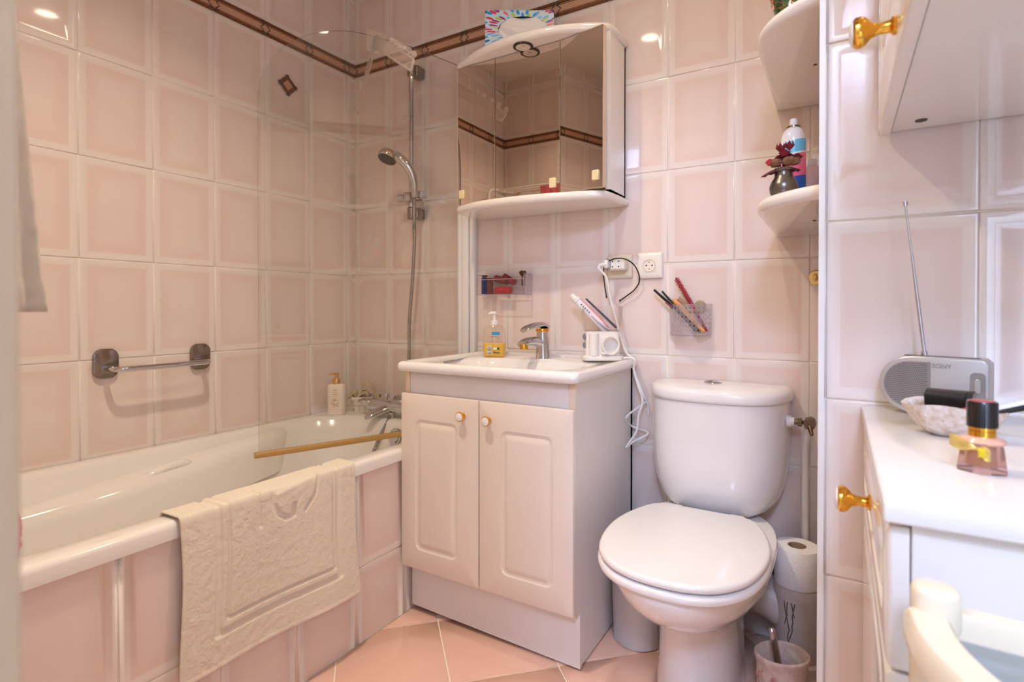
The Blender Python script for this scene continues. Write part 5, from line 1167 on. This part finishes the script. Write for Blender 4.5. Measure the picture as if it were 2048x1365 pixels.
# ------------------------------------------------------------------ shell bowl and contents
ox, oy = 2.000, -0.900
sbw = solo('shell_bowl', 'beige mottled shell bowl in front of the radio', 'bowl', G().loft([[Vector((ox+(r*(1+0.03*math.sin(7*a)+0.02*math.sin(17*a)))*math.cos(a), oy+r*0.82*(1+0.03*math.sin(7*a))*math.sin(a), TZ+z+0.003*math.sin(3*a+1)*(z/0.04))) for a in [2*PI*j/48 for j in range(48)]] for r, z in ((0.022, 0), (0.030, 0.004), (0.042, 0.016), (0.050, 0.030), (0.053, 0.038), (0.0505, 0.038), (0.046, 0.030), (0.036, 0.014), (0.02, 0.007))]), mat('mottled_shell', (216, 190, 166), 0.35, var=(140, (238, 226, 220)), bump=(220, 0.9, 0.003)), (ox, oy, TZ), 70)
part_ = thing('black_case', 'small black plastic case lying in the shell bowl', 'case', (ox-0.012, oy-0.01, TZ+0.02))
MK = Matrix.Translation((ox-0.006, oy-0.004, TZ+0.041)) @ Matrix.Rotation(-0.30, 4, 'Z') @ Matrix.Rotation(0.25, 4, 'X')
part('shell', G().loft([[Vector((x, p.x, p.y)) for p in rrect(-0.012, 0.012, -0.012, 0.014, 0.006, 4)] for x in (-0.023, 0.017)], M=MK), M_black, part_, 40)
part('lid', G().loft([[Vector((x, p.x, p.y)) for p in rrect(-0.0122, 0.0122, -0.0122, 0.0142, 0.006, 4)] for x in (0.018, 0.024)], M=MK), M_black, part_, 40)
solo('red_pencil', 'red make-up pencil lying in the shell bowl', 'pencil', G().tube([(ox+0.000, oy-0.030, TZ+0.0345), (ox+0.034, oy-0.012, TZ+0.043)], 0.0028, 10), mat('pencil_red', (190, 86, 76), 0.4), (ox+0.005, oy-0.03, TZ+0.0345))
nb = thing('nail_brush', 'black handled brush with white bristles across the shell bowl', 'brush', (ox+0.04, oy-0.02, TZ+0.042))
n0, n1 = at(1986, 822, Y=-0.925), at(2075, 806, Y=-0.915)
part('handle', G().tube([n0+Vector((0, 0, -0.003)), n1+Vector((0, 0, -0.003))], [0.0030, 0.0042], 10), M_black, nb)
part('bristle_pad', G().tube([n0+Vector((0, -0.001, 0.0015)), n1+Vector((0, -0.001, 0.0035))], [0.0022, 0.0030], 8), M_pvc, nb)
g = G(); rg = random.Random(6)
for i in range(60):
    c = n0.lerp(n1, i/60); g.tube([c+Vector((0, 0, 0.002)), c+Vector((rg.uniform(-.001, .001), rg.uniform(-.002, .002), 0.0065))], 0.0004, 3)
o = part('bristles', g, M_pvc, nb, 0); o['kind'] = 'stuff'

# ------------------------------------------------------------------ perfume bottle
fx_, fy_ = 1.996, -1.073
pf = thing('perfume_bottle', 'pink glass perfume bottle with black cap and gold bow', 'perfume bottle', (fx_, fy_, TZ))
M_pg = mat('pink_glass', (246, 206, 200), 0.03, trans=0.85, ior=1.45); M_amber = mat('amber_perfume', (240, 186, 96), 0.1, trans=0.5)
def hexr(r, z, k=6, ph=0.35): return [Vector((fx_+r*math.cos(2*PI*j/k+ph), fy_+r*math.sin(2*PI*j/k+ph), TZ+z)) for j in range(k)]
part('glass', G().loft([hexr(0.0205, 0.0), hexr(0.0215, 0.002), hexr(0.0185, 0.024), hexr(0.0175, 0.027)]), M_pg, pf, 10)
part('shoulder', G().lathe([(0.0172, 0.0268), (0.0185, 0.029), (0.0165, 0.0318), (0.011, 0.0335)], (fx_, fy_, TZ), 32), mat('rose_shoulder', (236, 178, 150), 0.15, coat=0.5), pf)
part('perfume', G().loft([hexr(0.0120, 0.0055), hexr(0.0105, 0.025)]), M_amber, pf, 10)
part('collar', G().lathe([(0.0108, 0.033), (0.0108, 0.0385), (0.0102, 0.039), (0.0108, 0.0395), (0.0108, 0.0445)], (fx_, fy_, TZ), 32), M_gold, pf)
part('cap', G().lathe([(0.0122, 0.0425), (0.0122, 0.066), (0.0115, 0.067)], (fx_, fy_, TZ), 36), mat('black_lacquer', (16, 14, 18), 0.08, coat=0.6), pf)
part('cap_disc', G().lathe([(0.0098, 0.067), (0.0096, 0.0678)], (fx_, fy_, TZ), 32), mat('rose_disc', (176, 92, 86), 0.4), pf)
vd = (CAM-Vector((fx_, fy_, TZ))); vd.z = 0; vd.normalize(); rv = Vector((0, 0, 1)).cross(vd)
g = G(); kc = Vector((fx_, fy_, TZ+0.0245))+vd*0.0195-rv*0.004
for s_, L_, tz in ((-1, 0.020, 0.0055), (1, 0.010, -0.006)):
    rows = []
    for i in range(9):
        t_ = i/8; w = 0.0018+0.0040*math.sin(PI*t_*0.75)**2+0.0012*t_
        c = kc+rv*s_*L_*t_*1.0+Vector((0, 0, tz*t_))+vd*(0.002*math.sin(3*t_))
        rows.append([c+Vector((0, 0, w)), c+vd*0.0018*math.cos(5*t_), c-Vector((0, 0, w))])
    g.loft(rows, False, False, closed=False)
part('ribbon', g, mat('gold_foil', (236, 196, 110), 0.22, 0.8), pf, 60)
part('gem', G().loft([[kc+rv*(0.004+a)+vd*0.002+Vector((0, 0, b-0.004)) for a, b in ((-0.003, -0.0045), (0.003, -0.0045), (0.003, 0.0045), (-0.003, 0.0045))], [kc+rv*(0.004+a*0.6)+vd*0.0045+Vector((0, 0, b*0.6-0.004)) for a, b in ((-0.003, -0.0045), (0.003, -0.0045), (0.003, 0.0045), (-0.003, 0.0045))]]), mat('yellow_gem', (226, 196, 30), 0.08, coat=0.6), pf, 10)

# ------------------------------------------------------------------ cream trolley by the chest
M_crm = mat('cream_moulded_plastic', (240, 222, 194), 0.25, coat=0.2)
tr = thing('side_trolley', 'cream moulded frame table with a glass top beside the low cabinet', 'side table', (2.06, -1.37, 0))
tz = 0.742
kx_, ky_ = 1.936, -1.262
part('corner_cap', G().prism([(p.x, p.y) for p in rrect(kx_-0.013, kx_+0.017, ky_-0.013, ky_+0.013, 0.012, 5)], tz-0.012, tz+0.020, 0.005, 3), M_crm, tr, 50)
part('corner_post', G().tube([(kx_-0.002, ky_, 0), (kx_-0.002, ky_, tz-0.01)], 0.0115, 16), M_crm, tr)
def rail_sec(p, t_, w, h):
    t_ = Vector(t_).normalized(); s_ = Vector((t_.y, -t_.x, 0)); out = []
    for a, b in ((-1, -1), (1, -1), (1, 0.55), (0.75, 1), (-0.75, 1), (-1, 0.55)): out.append(p+s_*w*a+Vector((0, 0, h*b)))
    return out
def rail(pts, w, h, k=6):
    P = spline(pts, k); return G().loft([rail_sec(P[i], P[min(i+1, len(P)-1)]-P[max(0, i-1)], w, h) for i in range(len(P))])
part('front_rail', rail([(kx_-0.004, ky_-0.008, tz-0.006), (kx_-0.001, ky_-0.045, tz-0.006), (kx_+0.014, ky_-0.085, tz-0.006), (kx_+0.042, ky_-0.120, tz-0.006), (kx_+0.085, ky_-0.15, tz-0.006), (kx_+0.20, ky_-0.185, tz-0.006), (kx_+0.33, ky_-0.19, tz-0.006)], 0.0135, 0.010), M_crm, tr, 40)
part('back_rail', rail([(kx_+0.012, ky_+0.003, tz-0.004), (kx_+0.15, ky_-0.005, tz-0.004), (kx_+0.35, ky_-0.012, tz-0.004)], 0.007, 0.009, 4), M_crm, tr, 40)
part('end_rail', rail([(kx_+0.33, ky_-0.19, tz-0.006), (kx_+0.345, ky_-0.10, tz-0.006), (kx_+0.35, ky_-0.012, tz-0.006)], 0.010, 0.010, 4), M_crm, tr, 40)
for x, y in ((kx_+0.33, ky_-0.185), (kx_+0.345, ky_-0.015)): part('corner_post', G().tube([(x, y, 0), (x, y, tz-0.012)], 0.0115, 16), M_crm, tr)
gp = [(kx_+0.01, ky_-0.006), (kx_+0.345, ky_-0.016), (kx_+0.326, ky_-0.182), (kx_+0.20, ky_-0.178), (kx_+0.088, ky_-0.142), (kx_+0.05, ky_-0.114), (kx_+0.024, ky_-0.08), (kx_+0.010, ky_-0.042)]
part('glass_top', G().prism(gp, tz-0.018, tz-0.013), thin_glass('table_glass', (226, 236, 240), ior=1.6), tr, 0)
part('lower_shelf', G().prism(gp, 0.30, 0.315), M_crm, tr, 0)

# ------------------------------------------------------------------ rack, towels and hooks on the wall behind the doorway side
M_tube = mat('white_tube', (236, 228, 216), 0.3)
rk = thing('towel_rack', 'white folding towel rack seen in the mirror', 'towel rack', (0.4, FOOT, 1.70))
for x in (0.105, 0.66):
    part('arm', G().tube(spline([(x, FOOT+0.004, 1.705), (x-0.02, FOOT+0.08, 1.695), (x-0.035, FOOT+0.18, 1.690), (x-0.04, FOOT+0.25, 1.680), (x-0.04, FOOT+0.28, 1.650), (x-0.04, FOOT+0.285, 1.58)], 6), 0.0095, 12), M_tube, rk)
    part('wall_boss', G().disc((x, FOOT, 1.705), (0, 1, 0), 0.014, 0.016, 18, bev=0.003), M_gold, rk)
for dy, z in ((0.045, 1.70), (0.115, 1.6945), (0.185, 1.6895)):
    xo = -0.02*(dy/0.08) if dy < 0.08 else -0.03
    part('rail', G().tube([(0.105+xo, FOOT+dy, z), (0.66+xo, FOOT+dy, z)], 0.0060, 10), M_tube, rk)
M_pink = mat('pink_terry', (214, 96, 112), 0.95, bump=(900, 0.6, 0.002), sheen=0.3)
def drape(x0, x1, yc, zt, lf, lb, th, seedv, ax='x'):
    """cloth folded over a rail at (yc, zt): front fall lf, back fall lb"""
    g = G(); nu_, prof = 24, []
    for i in range(13): prof.append((0.012, zt-lf+lf*i/12))
    for k in range(1, 8): a = PI*k/8; prof.append((0.012*math.cos(a), zt+0.012*math.sin(a)))
    for i in range(13): prof.append((-0.012, zt-lb*i/12))
    rows = []
    for i, (dy, z) in enumerate(prof):
        rows.append([Vector((x0+(x1-x0)*j/nu_, yc+dy+0.004*math.sin(j*0.9+seedv+i*0.1)*(zt-z)/max(lf, lb), z+0.002*math.sin(j*0.7+seedv))) for j in range(nu_+1)])
    g.loft(rows, False, False, closed=False); return g
pk = solo('pink_hand_towel', 'pink hand towel over the rack rails, seen in the mirror', 'towel', drape(0.335, 0.475, FOOT+0.115, 1.697, 0.075, 0.07, 0.004, 1), M_pink, (0.40, FOOT+0.115, 1.70), 180)
md = pk.modifiers.new('t', 'SOLIDIFY'); md.thickness = 0.004
# white towel on a hook just inside the doorway
t = thing('robe_hook', 'white hook carrying the white towel inside the doorway', 'hook', (1.21, FOOT, 1.33))
part('plate', G().disc((1.21, FOOT, 1.335), (0, 1, 0), 0.018, 0.006, 20, bev=0.002), M_pvc, t)
part('prong', G().tube(spline([(1.21, FOOT+0.004, 1.335), (1.21, FOOT+0.030, 1.328), (1.21, FOOT+0.040, 1.345)], 6), 0.005, 10), M_pvc, t)
M_wt = mat('white_terry', (252, 230, 202), 0.95, bump=(1100, 0.9, 0.003), sheen=0.3)
g = G(); rings = []; nz = 46
for i in range(nz+1):
    t_ = i/nz; z = 1.345-0.385*t_; w = 0.016+0.040*t_**0.7; dd = 0.021+0.0125*t_**0.9; ring = []
    if t_ > 0.93: dd += 0.001
    for j in range(48):
        a = 2*PI*j/48; f = 1+0.16*math.sin(5*a+1.5+t_*0.6)*t_+0.05*math.sin(11*a+4*t_); 
        x = 1.215-0.01*t_+w*f*math.cos(a); y = FOOT+0.006+dd+dd*0.95*f*math.sin(a)
        y = max(y, FOOT+0.003); nv_ = noise.noise(Vector((x*150, y*150, z*150)))*0.0022
        ring.append(Vector((x+nv_, y+abs(nv_)*0.5, z)))
    rings.append(ring)
g.loft(rings, True, True)
solo('white_towel', 'white terry towel hanging inside the doorway on the left', 'towel', g, M_wt, (1.21, FOOT+0.03, 1.34), 180)
g = G(); rings = []
for i in range(25):
    t_ = i/24; z = 0.805-0.075*t_; r = 0.006+0.009*math.sin(PI*min(1, t_*0.9+0.12))**0.6
    ring = []
    for j in range(28):
        a = 2*PI*j/28; nv_ = noise.noise(Vector((math.cos(a)*9, math.sin(a)*9, z*160)))*0.003
        ring.append(Vector((1.278+(r*1.2+nv_*0.7)*math.cos(a), FOOT+0.025+(r*0.95+nv_*0.7)*math.sin(a), z)))
    rings.append(ring)
g.loft(rings, True, True)
t = thing('pink_wash_mitt', 'pink fuzzy wash mitt hanging at the door jamb', 'wash mitt', (1.278, FOOT+0.02, 0.80))
part('mitt', g, mat('hot_pink_terry', (240, 96, 130), 0.95, bump=(700, 0.8, 0.003)), t, 180)
part('loop', G().tube(spline([(1.278, FOOT+0.02, 0.802), (1.276, FOOT+0.012, 0.82), (1.278, FOOT+0.004, 0.835)], 5), 0.002, 6), M_pvc, t)
# hall globe lamp
t = thing('ring_lamp', 'round ring-shaped ceiling lamp in the hall', 'lamp', HALL)
M_globe = bpy.data.materials.new('globe_glass'); M_globe.use_nodes = True; e = M_globe.node_tree.nodes['Principled BSDF']; e.inputs['Emission Color'].default_value = (0.86, 0.88, 1, 1); e.inputs['Emission Strength'].default_value = 1.0; e.inputs['Base Color'].default_value = (0.9, 0.9, 0.9, 1)
part('ceiling_rose', G().lathe([(0.05, 0), (0.05, -0.012), (0.02, -0.016)], (HALL[0], HALL[1], CEIL), 28), M_pvc, t)
part('shade_ring', G().lathe([(0.03, 0.115), (0.05, 0.112), (0.052, 0.10), (0.03, 0.10)], HALL, 28), M_globe, t)
